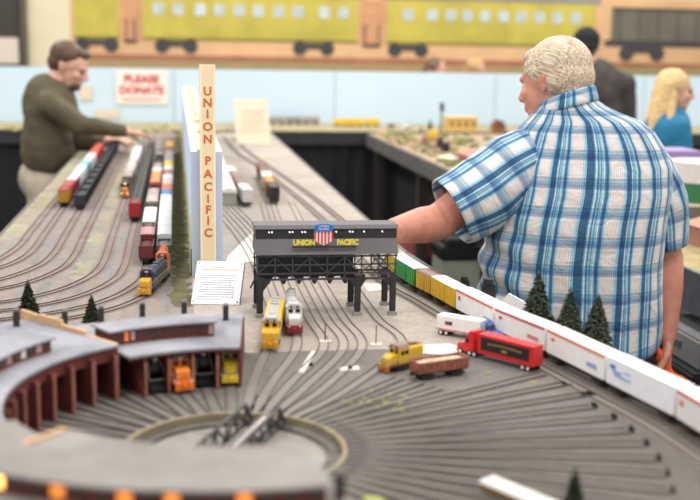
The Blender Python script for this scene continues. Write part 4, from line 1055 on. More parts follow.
train(7, 2.40, [('eng', None or (60, 70, 66), (70, 84, 108), .205), ('eng2', (214, 110, 60), (206, 100, 60), .17), ('gon', (90, 90, 88), (120, 118, 114), .11), ('box', WH, (214, 214, 220), .15), ('box', WH, (218, 218, 222), .15), ('box', WH, (228, 228, 228), .15), ('box', WH, (234, 234, 234), .18), ('box', WH, (236, 236, 236), .18), ('box', (80, 130, 200), (96, 146, 214), .14), ('box', (220, 112, 60), (230, 126, 76), .15), ('box', (120, 60, 60), (206, 196, 196), .16), ('box', WH, (222, 220, 222), .16), ('box', (150, 60, 60), (176, 110, 110), .16), ('box', WH, (226, 222, 220), .16), ('box', (214, 190, 60), (222, 200, 76), .2), ('box', (130, 126, 124), (150, 146, 144), .5), ('box', (110, 40, 40), (120, 50, 50), .2), ('box', (214, 160, 50), (222, 172, 60), .3)], 'the train next to the divider', grp='train next to the divider')

#@@RIGHT
# ================================================================== RIGHT TABLE
rt = thing('right_layout_table', 'second scenic table at the right with grey fascia, running back to the blue backdrop', 'table', (0, 0, 0))
sc2 = mat('scenery_mixed', (150, 138, 100), .95, scale=5, c2=(176, 150, 132), bump=.4)
MB().box((1.73, 5.5, ZT - .02), (.93, 3.55, .04)).build('table_top', sc2, rt)
MB().box((1.257, 5.5, ZT - .045), (.016, 3.55, .085)).box((1.73, 3.717, ZT - .045), (.95, .016, .10)).build('fascia', mat('fascia_right', (98, 94, 90), .6, var=.12, scale=8), rt)
for x, y in ((1.31, 3.78), (1.31, 4.75), (1.31, 5.8), (1.31, 7.1), (2.14, 3.8), (2.14, 7.1)): MB().box((x, y, .585), (.055, .055, 1.16)).build('leg', mat('leg_dark', (60, 54, 50), .7), rt)
for x, z in ((1.30, .35),): MB().box((x, 5.5, z), (.03, 3.4, .05)).build('stretcher', mat('leg_dark', (60, 54, 50)), rt)
# dark cloth behind the legs
c_ = pleat(0, 3.4, 0, 0, ZT - .05); c_.v = [Vector((1.42 + v.y, 3.8 + v.x, v.z)) for v in c_.v]; c_.build('skirt', mat('skirt_brown', (36, 34, 36), .9, var=.2, scale=4), rt)
for x0_, z0_ in ((0, 0),): pass
nr = thing('near_right_table', 'lower scenic table at the right edge beside the hanging arm', 'table', (0, 0, 0))
ZN = 1.121
MB().box((2.15, 2.80, ZN - .02), (1.26, 1.68, .04)).build('table_top', mat('scenery_sand', (176, 156, 116), .95, scale=9, c2=(150, 138, 96), bump=.4), nr)
MB().box((1.515, 2.80, ZN - .06), (.014, 1.68, .125)).build('fascia', mat('fascia_near', (74, 76, 82), .5, var=.08), nr)
for x, y in ((1.58, 2.05), (1.58, 3.5), (2.7, 2.05), (2.7, 3.5)): MB().box((x, y, .54), (.05, .05, 1.08)).build('leg', mat('leg_dark', (60, 54, 50)), nr)
c_ = pleat(0, 1.6, 0, 0, ZN - .1); c_.v = [Vector((1.95 + v.y, 2.0 + v.x, v.z)) for v in c_.v]; c_.build('skirt', blackcloth, nr)
# cases below
t = thing('road_case', 'black equipment case standing under the right-hand table edge', 'case', (1.66, 3.10, 0))
MB().box((0, 0, .43), (.44, .55, .86)).build('body', mat('case_black', (30, 30, 33), .5, var=.1), t, bevel=.008); MB().box((-.222, 0, .6), (.006, .16, .03)).build('handle', pal((90, 90, 92)), t)
t = thing('tool_case', 'grey case lying on the black equipment case', 'case', (1.62, 3.02, .86))
MB().box((0, 0, .045), (.30, .34, .09)).build('body', mat('case_grey', (128, 128, 128), .5, var=.06), t, bevel=.008); MB().box((-.152, 0, .05), (.006, .10, .02)).build('handle', pal((80, 80, 82)), t)

def house(name, label, px, py, w, dpt, h, wall, roof, z=ZT, rz=0, gable=.4, cat='model building', p=None):
    p = p or G(px, py, z); t = thing(name, label, cat, (p[0], p[1], z), rz)
    MB().box((0, 0, h/2), (w, dpt, h)).build('walls', pal(wall, .8), t)
    MB().prism([(-w/2 - .01, h), (w/2 + .01, h), (0, h + w*gable)] if gable else [(-w/2, h), (w/2, h), (w/2, h + .006), (-w/2, h + .006)], -dpt/2 - .01, dpt/2 + .01, axis='y').build('roof', pal(roof, .8), t)
    n = max(2, int(w/.045)); b = MB()
    for i in range(n): b.box((-w/2 + w*(i + .5)/n, -dpt/2 - .001, h*.55), (w/n*.45, .003, h*.35))
    b.build('windows', pal([int(c*.55) for c in wall]), t); return t
house('station_building', 'yellow flat-roofed warehouse in front of the blue backdrop', 460, 131, .21, .14, .095, (222, 182, 104), (226, 196, 130), gable=0)
house('cottage', 'small house with steep brown roof right of the yellow warehouse', 497, 132, .07, .08, .04, (180, 120, 80), (120, 70, 50), gable=.7)
house('cottage', 'small white house left of the black signal mast', 407, 133, .05, .06, .045, (226, 220, 214), (214, 206, 200), gable=.2)
house('freight_depot', 'brick-red low depot near the table edge, behind the raised sleeve', 485, 165, .20, .34, .05, (176, 110, 92), (186, 132, 116), gable=.1)
house('grain_shed', 'white low building on the table edge by the sleeve', 452, 161, .09, .16, .016, (224, 216, 206), (236, 230, 222), gable=.05)
house('corrugated_shed', 'pinkish brown shed on the near right table', 0, 0, .16, .30, .07, (160, 116, 100), (172, 130, 112), z=ZN, gable=.15, p=(1.80, 3.36))
t = thing('storage_tub', 'white tub with a green lower band, standing on the right-hand table', 'tub', (1.99, 3.93, ZT))
MB().cyl((0, 0, 0), (0, 0, .075), .12, .13, n=28).build('band', pal((44, 120, 80)), t); MB().cyl((0, 0, .075), (0, 0, .15), .13, .135, n=28).build('tub_body', pal((214, 210, 208)), t)
t = thing('box', 'lavender and white box on the right-hand table beside the girl', 'box', (2.06, 4.45, ZT))
MB().box((0, 0, .05), (.25, .2, .10)).build('box_body', pal((226, 222, 230)), t); MB().box((0, 0, .125), (.252, .202, .05)).build('lid', pal((150, 130, 180)), t)
def car_on(px, py, L, col, label, z=ZT, rz=90, roof=None, P=None):
    p = P or G(px, py, z); t = boxcar(label, L, .035, .04, col, roof or col, ribs=5, door=False); place(t, p[0], p[1], R(rz), z); return t
p = (1.28, 1.0)
for i, (px, lb) in enumerate(((341, 'yellow freight car at the left end of the far yellow train'), (356, 'second yellow freight car of the far train'), (372, 'third yellow freight car of the far train, beside the dark dome'))):
    car_on(px, 126.5, .105, (232, 190, 40), lb, rz=0)
for px, c, lb in ((260, (150, 140, 130), 'first'), (277, (160, 150, 140), 'second'), (294, (146, 138, 130), 'third'), (311, (160, 150, 142), 'fourth')):
    car_on(px, 124.5, .115, c, 'grey freight car on the far layout, %s from the standing cream card' % lb, rz=0)
car_on(433, 140, .10, (230, 190, 50), 'short yellow car on the right table near the signal mast', rz=60)
for px, py, c, lb in ((446, 153, (40, 36, 36), 'black car near the edge of the right table'), (440, 148, (60, 50, 48), 'dark car behind the black car near the table edge'), (425, 145, (170, 120, 110), 'pinkish car on the right table behind the dark cars')):
    car_on(px, py, .12, c, lb, rz=75)
# signal mast, dome tower
p = G(441, 131); t = thing('signal_mast', 'tall black signal mast in front of the blue backdrop', 'signal', tuple(p))
MB().cyl((0, 0, 0), (0, 0, .14), .006, n=8).build('mast', bumpm, t); MB().box((0, -.008, .165), (.026, .016, .055)).build('signal_head', bumpm, t); MB().cyl((0, 0, .19), (0, 0, .20), .012, .004, n=10).build('finial', bumpm, t)
p = G(391, 131); t = thing('water_tank', 'small tan water tank with dark domed top at the left corner of the right table', 'model building', tuple(p))
MB().cyl((0, 0, 0), (0, 0, .03), .03, .026, n=16).build('tank', pal((176, 160, 120)), t); MB().ell((0, 0, .032), (.026, .026, .02)).build('dome', bumpm, t)
for px, py, h, lb in ((430, 129, .07, 'small dark conifer just left of the signal mast'), (503, 131, .08, 'small dark conifer right of the steep-roofed house'), (421, 133, .045, 'low conifer by the white house')):
    p = G(px, py); fir(p.x, p.y, ZT, h, h*.28, lb, px)
# rough scenery: bushes along the right table
rnd = random.Random(11); bs = MB()
for i in range(230):
    x = min(2.15, 1.30 + abs(rnd.gauss(0, .30))); y = rnd.uniform(4.3, 7.2); r = rnd.uniform(.008, .026)
    bs.ell((x, y, ZT + r*.4), (r*1.3, r*1.3, r*.7), mi=rnd.choice((0, 0, 1, 2)), n=8, k=5)
tag(bs.build('scenery_bushes', [mat('bush_olive', (120, 118, 70), .95, var=.2), mat('bush_pink', (180, 140, 128), .95, var=.2), mat('bush_light', (150, 144, 96), .95, var=.2)]), 'low olive and pinkish scenery bushes on the right table', 'bushes', kind='stuff')
bs = MB()
for i in range(70):
    x = rnd.uniform(-1.4, .6); y = rnd.uniform(7.05, 7.8); r = rnd.uniform(.008, .022)
    bs.ell((x, y, ZT + r*.3), (r*1.5, r*1.3, r*.6), mi=rnd.choice((0, 1)), n=8, k=5)
tag(bs.build('scenery_bushes', [mat('bush_brown', (158, 136, 104), .95, var=.2), mat('bush_light', (170, 166, 100))]), 'low brown scenery bushes along the far layout behind the yard', 'bushes', kind='stuff')
# things under the right table
t = thing('rubbish_bin', 'grey-green bin with black lid in front of the right table', 'bin', (1.16, 4.45, 0))
MB().prism([(-.10, 0), (.10, 0), (.115, .80), (-.115, .80)], -.13, .13, axis='y').build('bin_body', mat('bin_green', (140, 146, 128), .6, var=.05), t, bevel=.006); t.scale = (.72, .72, 1.13)
MB().box((0, 0, .825), (.25, .28, .05)).box((0, -.02, .86), (.18, .2, .03)).build('lid', mat('plastic_black', (26, 26, 28)), t, bevel=.008)
for (x, y, z, sx_, sy_, sz, c, lb) in ((1.30, 6.05, 0, .26, .4, .62, (44, 84, 150), 'blue box under the right table behind the tower'), (1.34, 6.05, .62, .2, .3, .16, (186, 96, 86), 'small red box stacked on the blue box'), (1.18, 5.35, 0, .2, .3, .50, (206, 198, 190), 'white box on the floor beside the bin')):
    t = thing('storage_box', lb, 'box', (x, y, z)); MB().box((0, 0, sz*.44), (sx_, sy_, sz*.88)).build('box_body', pal(c), t, bevel=.004); MB().box((0, 0, sz*.94), (sx_ + .012, sy_ + .012, sz*.12)).build('lid', pal([int(q*.9) for q in c]), t, bevel=.003)

#@@PEOPLE
# ================================================================== PEOPLE
def skin_mat(name, c, c2):
    M = mat(name, c, .5, scale=18, c2=c2, bump=.15, bscale=140)
    M.node_tree.nodes['Principled BSDF'].inputs['Subsurface Weight'].default_value = .12
    M.node_tree.nodes['Principled BSDF'].inputs['Subsurface Radius'].default_value = (.02, .008, .004)
    return M
skin = skin_mat('skin_ruddy', (208, 146, 122), (188, 118, 98)); skin2 = skin_mat('skin_fair', (218, 172, 148), (206, 156, 132))
def legs_parts(hip, sep, r_hip, z_hip, fwd=(0, 1)):
    x, y = hip; fx, fy = fwd; sx, sy = fy, -fx; P = []
    P.append(('ell', (x, y, z_hip), (r_hip, r_hip*.82, .12)))
    for s_ in (-1, 1):
        hx, hy = x + sx*sep*s_, y + sy*sep*s_
        P += [('cap', (hx, hy, z_hip - .04), .092, (hx + fx*.02, hy + fy*.02, .50), .066), ('cap', (hx + fx*.02, hy + fy*.02, .50), .064, (hx, hy, .10), .050)]
    return P
def shoes(par, hip, sep, fwd, col=(50, 44, 40)):
    x, y = hip; fx, fy = fwd; sx, sy = fy, -fx
    for s_ in (-1, 1):
        hx, hy = x + sx*sep*s_, y + sy*sep*s_
        blob('shoe', [('cap', (hx - fx*.05, hy - fy*.05, .045), .042, (hx + fx*.14, hy + fy*.14, .035), .033)], .006, pal(col), par)

# ---------- man in the plaid shirt
man = thing('person', 'heavy-set man with short white-blond hair in a blue and white plaid shirt, seen from behind', 'person', (0, 0, 0))
MYY = 2.80
hc = Vector((.984, MYY + .03, 1.676)); hf = Vector((-.62, .78, -.24)); hr_ = frame(hf, (.10, 0, 1))
fwd_m = Vector((-.2, .98, 0))
SHL, SHR = Vector((.915, MYY, 1.485)), Vector((1.205, MYY - .01, 1.475))
EL, WL = Vector((.662, MYY - .06, 1.318)), Vector((.525, 2.62, 1.318))
ER, WR = Vector((1.318, MYY - .01, 1.205)), Vector((1.308, MYY - .06, 1.00))
bp = head_parts(hc, hr_, .98)
bp += [('cap', hc + hr_ @ Vector((-.020, 0, -.05)), .056, (1.030, MYY + .0, 1.57), .062), ('cap', hc + hr_ @ Vector((-.040, 0, -.035)), .048, (1.040, MYY - .015, 1.57), .055)]
bp += [('ell', (1.07, MYY, 1.38), (.19, .12, .17)), ('ell', (1.06, MYY, 1.12), (.205, .145, .22)), ('cap', (1.05, MYY, 1.52), .07, SHL, .060), ('cap', (1.05, MYY, 1.52), .07, SHR, .060),
       ('cap', SHL, .060, EL, .047), ('cap', EL, .047, EL.lerp(WL, .35), .047), ('cap', EL.lerp(WL, .35), .047, WL, .031),
       ('cap', SHR, .060, ER, .047), ('cap', ER, .047, ER.lerp(WR, .35), .047), ('cap', ER.lerp(WR, .35), .047, WR, .030)]
bp += hand_parts(WL, (-1, -.25, .06), (.1, -.3, -.85), 1.05, curl=.35, thumb=-1)
bp += hand_parts(WR, (-.02, -.05, -1), (-.95, .1, 0), 1.05, curl=.75, thumb=-1)
body = blob('body', bp, .0052, skin, man, smooth=3)
# hair: shell over crown, back and temples
def HL(x, y, z, k=.98): return hc + hr_ @ Vector((x*k, y*k, z*k))
hp = [('ell', HL(-.026, 0, .036), (.091, .0805, .084), hr_), ('ell', HL(-.040, 0, .004), (.078, .077, .066), hr_), ('ell', HL(.022, 0, .078), (.052, .052, .026), hr_),
      ('ell', HL(-.056, 0, -.034), (.050, .058, .036), hr_)]
for s_ in (-1, 1): hp += [('cap', HL(-.052, s_*.060, -.018), .017, HL(.002, s_*.069, .030), .013), ('ell', HL(.026, s_*.062, .040), (.020, .010, .026), hr_), ('cap', HL(.016, s_*.069, .028), .008, HL(.012, s_*.0705, .006), .005)]
def hair_mat(name, c1, c2, ang=133):
    M = bpy.data.materials.new(name); M.use_nodes = True; nt = M.node_tree; b = nt.nodes['Principled BSDF']; b.inputs['Roughness'].default_value = .55
    tc = nt.nodes.new('ShaderNodeTexCoord'); mp = nt.nodes.new('ShaderNodeMapping'); nt.links.new(tc.outputs['Object'], mp.inputs['Vector'])
    mp.vector_type = 'TEXTURE'; mp.inputs['Rotation'].default_value = (0, R(-14), R(ang)); mp.inputs['Scale'].default_value = (.10, .0030, .0045)
    n = nt.nodes.new('ShaderNodeTexNoise'); n.inputs['Scale'].default_value = 1.0; n.inputs['Detail'].default_value = 4; n.inputs['Distortion'].default_value = .3; nt.links.new(mp.outputs[0], n.inputs['Vector'])
    rp = nt.nodes.new('ShaderNodeValToRGB'); rp.color_ramp.elements[0].position = .34; rp.color_ramp.elements[1].position = .62
    rp.color_ramp.elements[0].color = lin(c1); rp.color_ramp.elements[1].color = lin(c2); nt.links.new(n.outputs['Fac'], rp.inputs['Fac']); nt.links.new(rp.outputs['Color'], b.inputs['Base Color'])
    bm_ = nt.nodes.new('ShaderNodeBump'); bm_.inputs['Strength'].default_value = .12; bm_.inputs['Distance'].default_value = .002; nt.links.new(n.outputs['Fac'], bm_.inputs['Height']); nt.links.new(bm_.outputs['Normal'], b.inputs['Normal'])
    return M
blob('hair', hp, .004, hair_mat('hair_white', (140, 116, 90), (226, 206, 180)), man, smooth=8, wrinkle=.0012, wscale=9)
# eyes and brow
for s_ in (-1, 1):
    MB().ell(HL(.066, s_*.029, .004), (.012, .012, .009), n=14, k=10, rot=hr_).build('eye', mat('eye_white', (226, 220, 214), .2), man)
# trousers
blob('trousers', legs_parts((1.06, MYY), .095, .185, .92, (-.2, .98)) + [('ell', (1.065, MYY, .93), (.212, .158, .11))], .009, mat('jeans_dark', (36, 40, 54), .85, var=.12, scale=40), man, wrinkle=.006, wscale=9)
shoes(man, (1.06, MYY), .095, (-.2, .98))

def plaid():
    M = bpy.data.materials.new('plaid_cotton'); M.use_nodes = True; nt = M.node_tree; N = nt.nodes.new; Lk = nt.links.new
    b = nt.nodes['Principled BSDF']; b.inputs['Roughness'].default_value = .85; b.inputs['Sheen Weight'].default_value = .15
    uv = N('ShaderNodeUVMap'); sep = N('ShaderNodeSeparateXYZ'); Lk(uv.outputs[0], sep.inputs[0])
    def rep(sock, period, off, stops):
        a = N('ShaderNodeMath'); a.operation = 'ADD'; a.inputs[1].default_value = off + 50*period; Lk(sock, a.inputs[0])
        m_ = N('ShaderNodeMath'); m_.operation = 'MODULO'; m_.inputs[1].default_value = period; Lk(a.outputs[0], m_.inputs[0])
        d_ = N('ShaderNodeMath'); d_.operation = 'DIVIDE'; d_.inputs[1].default_value = period; Lk(m_.outputs[0], d_.inputs[0])
        r = N('ShaderNodeValToRGB'); r.color_ramp.interpolation = 'CONSTANT'; e = r.color_ramp.elements
        while len(e) < len(stops): e.new(.5)
        for q, (p, c) in zip(e, stops): q.position = p; q.color = lin(c)
        Lk(d_.outputs[0], r.inputs['Fac']); return r.outputs['Color']
    cream_ = (246, 232, 224); white = (244, 244, 244); cy = (156, 204, 222); cy2 = (120, 178, 204); db = (58, 104, 140); mb = (84, 134, 168); lb = (190, 220, 230)
    v1 = rep(sep.outputs[0], .076, 0, [(0, cream_), (.155, (228, 206, 200)), (.165, cream_), (.21, lb), (.26, cy), (.31, db), (.475, cy2), (.50, white), (.52, cy2), (.55, db), (.565, cy), (.60, db), (.615, cy), (.67, white), (.69, cy2), (.73, db), (.76, mb), (.81, lb), (.87, cream_), (.93, (214, 206, 212)), (.94, cream_)])
    h1 = rep(sep.outputs[1], .073, .02, [(0, white), (.20, (206, 204, 214)), (.215, white), (.34, (200, 218, 232)), (.36, (150, 174, 204)), (.45, (92, 128, 166)), (.48, (140, 172, 202)), (.56, (120, 182, 212)), (.62, white), (.635, (150, 196, 214)), (.68, (186, 190, 202)), (.74, white), (.82, (200, 186, 190)), (.83, white)])
    mx = N('ShaderNodeMix'); mx.data_type = 'RGBA'; mx.blend_type = 'MULTIPLY'; mx.inputs['Factor'].default_value = .88; Lk(v1, mx.inputs[6]); Lk(h1, mx.inputs[7])
    # woven thread lines
    t1 = rep(sep.outputs[0], .0042, 0, [(0, (255, 255, 255)), (.6, (226, 230, 236))]); t2 = rep(sep.outputs[1], .0042, 0, [(0, (255, 255, 255)), (.6, (230, 232, 238))])
    m2 = N('ShaderNodeMix'); m2.data_type = 'RGBA'; m2.blend_type = 'MULTIPLY'; m2.inputs['Factor'].default_value = 1; Lk(mx.outputs['Result'], m2.inputs[6]); Lk(t1, m2.inputs[7])
    m3 = N('ShaderNodeMix'); m3.data_type = 'RGBA'; m3.blend_type = 'MULTIPLY'; m3.inputs['Factor'].default_value = 1; Lk(m2.outputs['Result'], m3.inputs[6]); Lk(t2, m3.inputs[7])
    Lk(m3.outputs['Result'], b.inputs['Base Color'])
    tc = N('ShaderNodeTexCoord'); n = N('ShaderNodeTexNoise'); n.inputs['Scale'].default_value = 17; n.inputs['Detail'].default_value = 4; n.inputs['Distortion'].default_value = 1.2; Lk(tc.outputs['Object'], n.inputs['Vector'])
    bm_ = N('ShaderNodeBump'); bm_.inputs['Strength'].default_value = .5; bm_.inputs['Distance'].default_value = .018; Lk(n.outputs['Fac'], bm_.inputs['Height']); Lk(bm_.outputs['Normal'], b.inputs['Normal'])
    return M
PL = plaid()
def loft(name, rings, par, material, n=96, closed_uv=True, solid=.003):
    """rings: list of (list of points, v, u-scale)"""
    me = bpy.data.meshes.new(name); vs = []; fs = []
    for pts, v, us in rings: vs += [tuple(p) for p in pts]
    for j in range(len(rings) - 1):
        for i in range(n): fs.append((j*n + i, j*n + (i+1) % n, (j+1)*n + (i+1) % n, (j+1)*n + i))
    me.from_pydata(vs, [], fs); uv = me.uv_layers.new(name='uv'); li = 0
    for j in range(len(rings) - 1):
        for i in range(n):
            for (jj, ii) in ((j, i), (j, i+1), (j+1, i+1), (j+1, i)):
                uv.data[li].uv = ((ii/n)*rings[jj][2], rings[jj][1]); li += 1
    for p in me.polygons: p.use_smooth = True
    me.materials.append(material); o = bpy.data.objects.new(name, me); COL.objects.link(o); o.parent = par
    if solid:
        md = o.modifiers.new('s', 'SOLIDIFY'); md.thickness = solid; md.offset = -1
    return o
# torso rings: z, cx, cy, half width, half depth
TR = [(1.634, 1.022, -.012, .064, .066), (1.616, 1.028, -.013, .084, .080), (1.598, 1.042, -.012, .112, .092), (1.580, 1.060, -.010, .146, .108), (1.553, 1.066, -.010, .176, .122), (1.515, 1.070, -.012, .198, .138), (1.465, 1.070, -.014, .220, .154), (1.40, 1.066, -.016, .227, .168), (1.32, 1.052, -.016, .231, .178), (1.22, 1.046, -.010, .235, .184), (1.12, 1.050, -.005, .238, .186), (1.02, 1.054, 0, .238, .182), (.980, 1.056, 0, .236, .180)]
def lerp_tr(z):
    for a, b in zip(TR, TR[1:]):
        if b[0] <= z <= a[0]:
            t = (a[0] - z)/(a[0] - b[0]); return [a[k] + (b[k] - a[k])*t for k in range(5)]
    return TR[-1] if z < TR[-1][0] else TR[0]
psi = R(-12); n = 128; rings = []; arc = 0; lastz = None
NZ = 90
for j in range(NZ + 1):
    # denser at the shoulders
    f = j/NZ; z = 1.634 - (1.634 - .980)*(f**1.25); _, cx_, cy_, a_, b_ = lerp_tr(z); pts = []
    if lastz is not None: arc += math.hypot(z - lastz, a_ - lasta)
    lastz, lasta = z, a_
    low = max(0, (1.5 - z)/.55)
    for i in range(n):
        th = 2*math.pi*i/n + math.pi/2; c, s_ = math.cos(th), math.sin(th); e = 2/2.35
        x = a_*math.copysign(abs(c)**e, c); y = b_*math.copysign(abs(s_)**e, s_)
        # folds
        q = Vector((x*5, y*5, z*2.2)); fold = noise.noise(q + Vector((3, 1, 0)))*.012*low + noise.noise(Vector((x*14 + z*5, y*14, z*4)))*.0065*min(1, low*2)
        if x > 0.02 and y < 0: fold += .006*math.exp(-((x - .085 - (1.3 - z)*.10)/.016)**2)*min(1, max(0, (1.56 - z)/.2))
        if x < -.10 : fold += .007*math.sin(z*70 + x*30)*min(1, max(0, (1.34 - z)/.1))*min(1, (-x - .10)/.08)
        k = 1 + fold/max(a_, .08); x *= k; y *= k
        hem = 0
        if f > .93: hem = -(f - .93)/.07*(.030*max(0, -s_)**.5 - .03*abs(c)**3)
        pts.append((cx_ + x*math.cos(psi) - y*math.sin(psi), MYY + cy_ + x*math.sin(psi) + y*math.cos(psi), z + hem))
    rings.append((pts, -arc, 2*math.pi*.205))
shirt = loft('shirt', rings, man, PL, n=n)
def sleeve(name, path, seed, flat=1.0, v_scale=1.0, uoff=0, mat_=None):
    P = [Vector(p[:3]) for p in path]; rad = [p[3] for p in path]; rings = []; N_ = 40; nn = 64; v = 0; last = None
    cp = catmull(P, .01); Ltot = len(cp) - 1; prev = None
    cum = [0]
    for a, b in zip(P, P[1:]): cum.append(cum[-1] + (b - a).length)
    d_acc = 0
    for j, p in enumerate(cp):
        if j: d_acc += (p - cp[j-1]).length
        # radius interpolate
        t = min(d_acc, cum[-1] - 1e-6); k = max(i for i in range(len(cum)) if cum[i] <= t); k = min(k, len(P) - 2)
        r = rad[k] + (rad[k+1] - rad[k])*(t - cum[k])/(cum[k+1] - cum[k])
        d = (cp[min(j+1, Ltot)] - cp[max(j-1, 0)]).normalized(); s_ = d.cross(Vector((0, -1, .2))).normalized(); w = s_.cross(d).normalized()
        pts = []
        for i in range(nn):
            th = 2*math.pi*i/nn; q = s_*math.cos(th)*r + w*math.sin(th)*r*flat
            fo = noise.noise((p + q)*9 + Vector((seed, 0, 0)))*.010 + noise.noise((p + q)*24 + Vector((seed, 0, 0)))*.004
            pts.append(p + q*(1 + fo/r*min(1, j/8)))
        rings.append((pts, -d_acc*v_scale + uoff, 2*math.pi*.086))
    # cuff fold
    return loft(name, rings, man, mat_ or PL, n=nn)
sleeve('sleeve', [(1.00, MYY - .01, 1.500, .070), (.93, MYY - .012, 1.472, .090), (.86, MYY - .02, 1.436, .096), (.79, MYY - .03, 1.388, .098), (.702, MYY - .04, 1.340, .092)], 1.0, uoff=.03)
sleeve('sleeve', [(1.12, MYY - .01, 1.500, .060), (1.180, MYY - .012, 1.470, .082), (1.234, MYY - .015, 1.425, .088), (1.280, MYY - .02, 1.345, .079), (1.304, MYY - .02, 1.240, .062)], 5.0, uoff=.05)
# collar
rings = []
for (dz, rr) in ((-.030, .076), (-.012, .070), (.012, .067), (.020, .068), (.014, .073), (-.010, .080), (-.020, .082)):
    pts = []
    for i in range(64):
        th = 2*math.pi*i/64 + math.pi/2; c, s_ = math.cos(th), math.sin(th)
        pts.append((1.012 + rr*c*.96, MYY - .012 + rr*s_*1.0, 1.630 + dz + c*.020 - s_*.014))
    rings.append((pts, dz*1.5, 2*math.pi*.07))
loft('collar', rings, man, PL, n=64, solid=.0015)
# orange glove in the right hand
gl_ = blob('orange_glove', [('cap', (1.300, MYY - .10, .955), .017, (1.322, MYY - .105, .89), .022), ('cap', (1.31, MYY - .10, .94), .010, (1.285, MYY - .10, .985), .009), ('cap', (1.322, MYY - .105, .89), .013, (1.352, MYY - .11, .85), .010), ('cap', (1.318, MYY - .105, .89), .013, (1.325, MYY - .11, .83), .010), ('cap', (1.31, MYY - .105, .89), .013, (1.295, MYY - .11, .845), .010), ('cap', (1.325, MYY - .105, .91), .010, (1.375, MYY - .12, .885), .009)], .004, mat('glove_orange', (222, 84, 30), .7, var=.1, scale=40), wrinkle=.003, wscale=60)
gl_.location.x = -.022
tag(gl_, 'crumpled bright orange glove held in the hand of the man in plaid', 'glove')

# ---------- man in the dark jacket at the left
def fig(label, head_c, look, skin_, joints, jacket, hair_parts, hair_m, trouser_m, hip, legf, hood=None, kh=1.0, vox=.008, jr=1.0, hipr=.17):
    t = thing('person', label, 'person', (0, 0, 0)); hc_ = Vector(head_c); rt_ = frame(look)
    J = {k: Vector(v) for k, v in joints.items()}
    P = head_parts(hc_, rt_, kh) + [('cap', hc_ + rt_ @ Vector((-.03, 0, -.06)), .055*kh, J['neck'], .06*kh), ('cap', J['neck'], .06*kh, J['belly'], .11*kh)]
    for s_ in 'LR':
        P += [('cap', J['neck'] - Vector((0, 0, .03)), .045*kh, J['s' + s_], .040*kh), ('cap', J['s' + s_], .040*kh, J['e' + s_], .037*kh), ('cap', J['e' + s_], .04*kh, J['w' + s_], .028*kh)]
        d = (J['w' + s_] - J['e' + s_]).normalized(); P += hand_parts(J['w' + s_], d, (0, 0, -1) if abs(d.z) < .8 else (0, 1, 0), kh*.95, curl=.4)
    blob('body', P, .006, skin_, t)
    Q = []
    ch = J['neck'].lerp(J['belly'], .35)
    Q += [('ell', ch, (.17*jr, .16*jr, .22*jr)), ('ell', J['belly'], (.165*jr, .165*jr, .20*jr)), ('cap', ch, .15*jr, J['belly'], .16*jr), ('cap', J['neck'], .075*jr, ch, .12*jr)]
    for s_ in 'LR':
        e = J['e' + s_]; w = J['w' + s_]; Q += [('cap', J['neck'] - Vector((0, 0, .03)), .08*jr, J['s' + s_], .078*jr), ('cap', J['s' + s_], .078*jr, e, .062*jr), ('cap', e, .060*jr, e.lerp(w, .93), .044*jr)]
    blob('jacket', Q, .011 if head_c[1] < 6.5 else .014, jacket, t, smooth=5, wrinkle=.010, wscale=9)
    blob('hair', [(q[0], hc_ + rt_ @ (Vector(q[1])*kh), tuple(r*kh for r in q[2]), rt_) for q in hair_parts], .005, hair_m, t, wrinkle=.003, wscale=24)
    for s_ in (-1, 1): MB().ell(hc_ + rt_ @ (Vector((.076, s_*.030, .004))*kh), (.010*kh,)*3, rot=rt_).build('eye', mat('eye_dark', (50, 40, 34), .3), t)
    blob('trousers', legs_parts(hip, .085*jr, hipr*jr, J['belly'].z - .16, legf), .015, trouser_m, t, wrinkle=.006, wscale=9)
    shoes(t, hip, .085*jr, legf)
    return t
olive = mat('jacket_olive', (88, 80, 60), .85, var=.1, scale=12)
LX = 5.75
fig('man in an olive-grey jacket bending over the yard with his arm stretched out', (-.530, LX, 1.650), (.90, -.20, -.42), skin2,
    dict(neck=(-.625, LX, 1.545), belly=(-.655, LX, 1.24), sL=(-.60, LX + .15, 1.49), eL=(-.50, LX + .22, 1.25), wL=(-.36, LX + .12, 1.27), sR=(-.61, LX - .15, 1.47), eR=(-.47, LX - .19, 1.37), wR=(-.255, LX - .14, 1.335)),
    olive, [('ell', (-.030, 0, .042), (.092, .082, .076)), ('ell', (-.055, 0, .0), (.062, .074, .062)), ('ell', (.030, 0, .084), (.046, .054, .026)), ('ell', (.058, .0, -.078), (.032, .045, .030))], hair_mat('hair_brown', (58, 38, 26), (96, 66, 44), -12),
    mat('khaki', (176, 164, 146), .85, var=.06, scale=12), (-.67, LX + .02), (1, 0), jr=.81, kh=1.0)
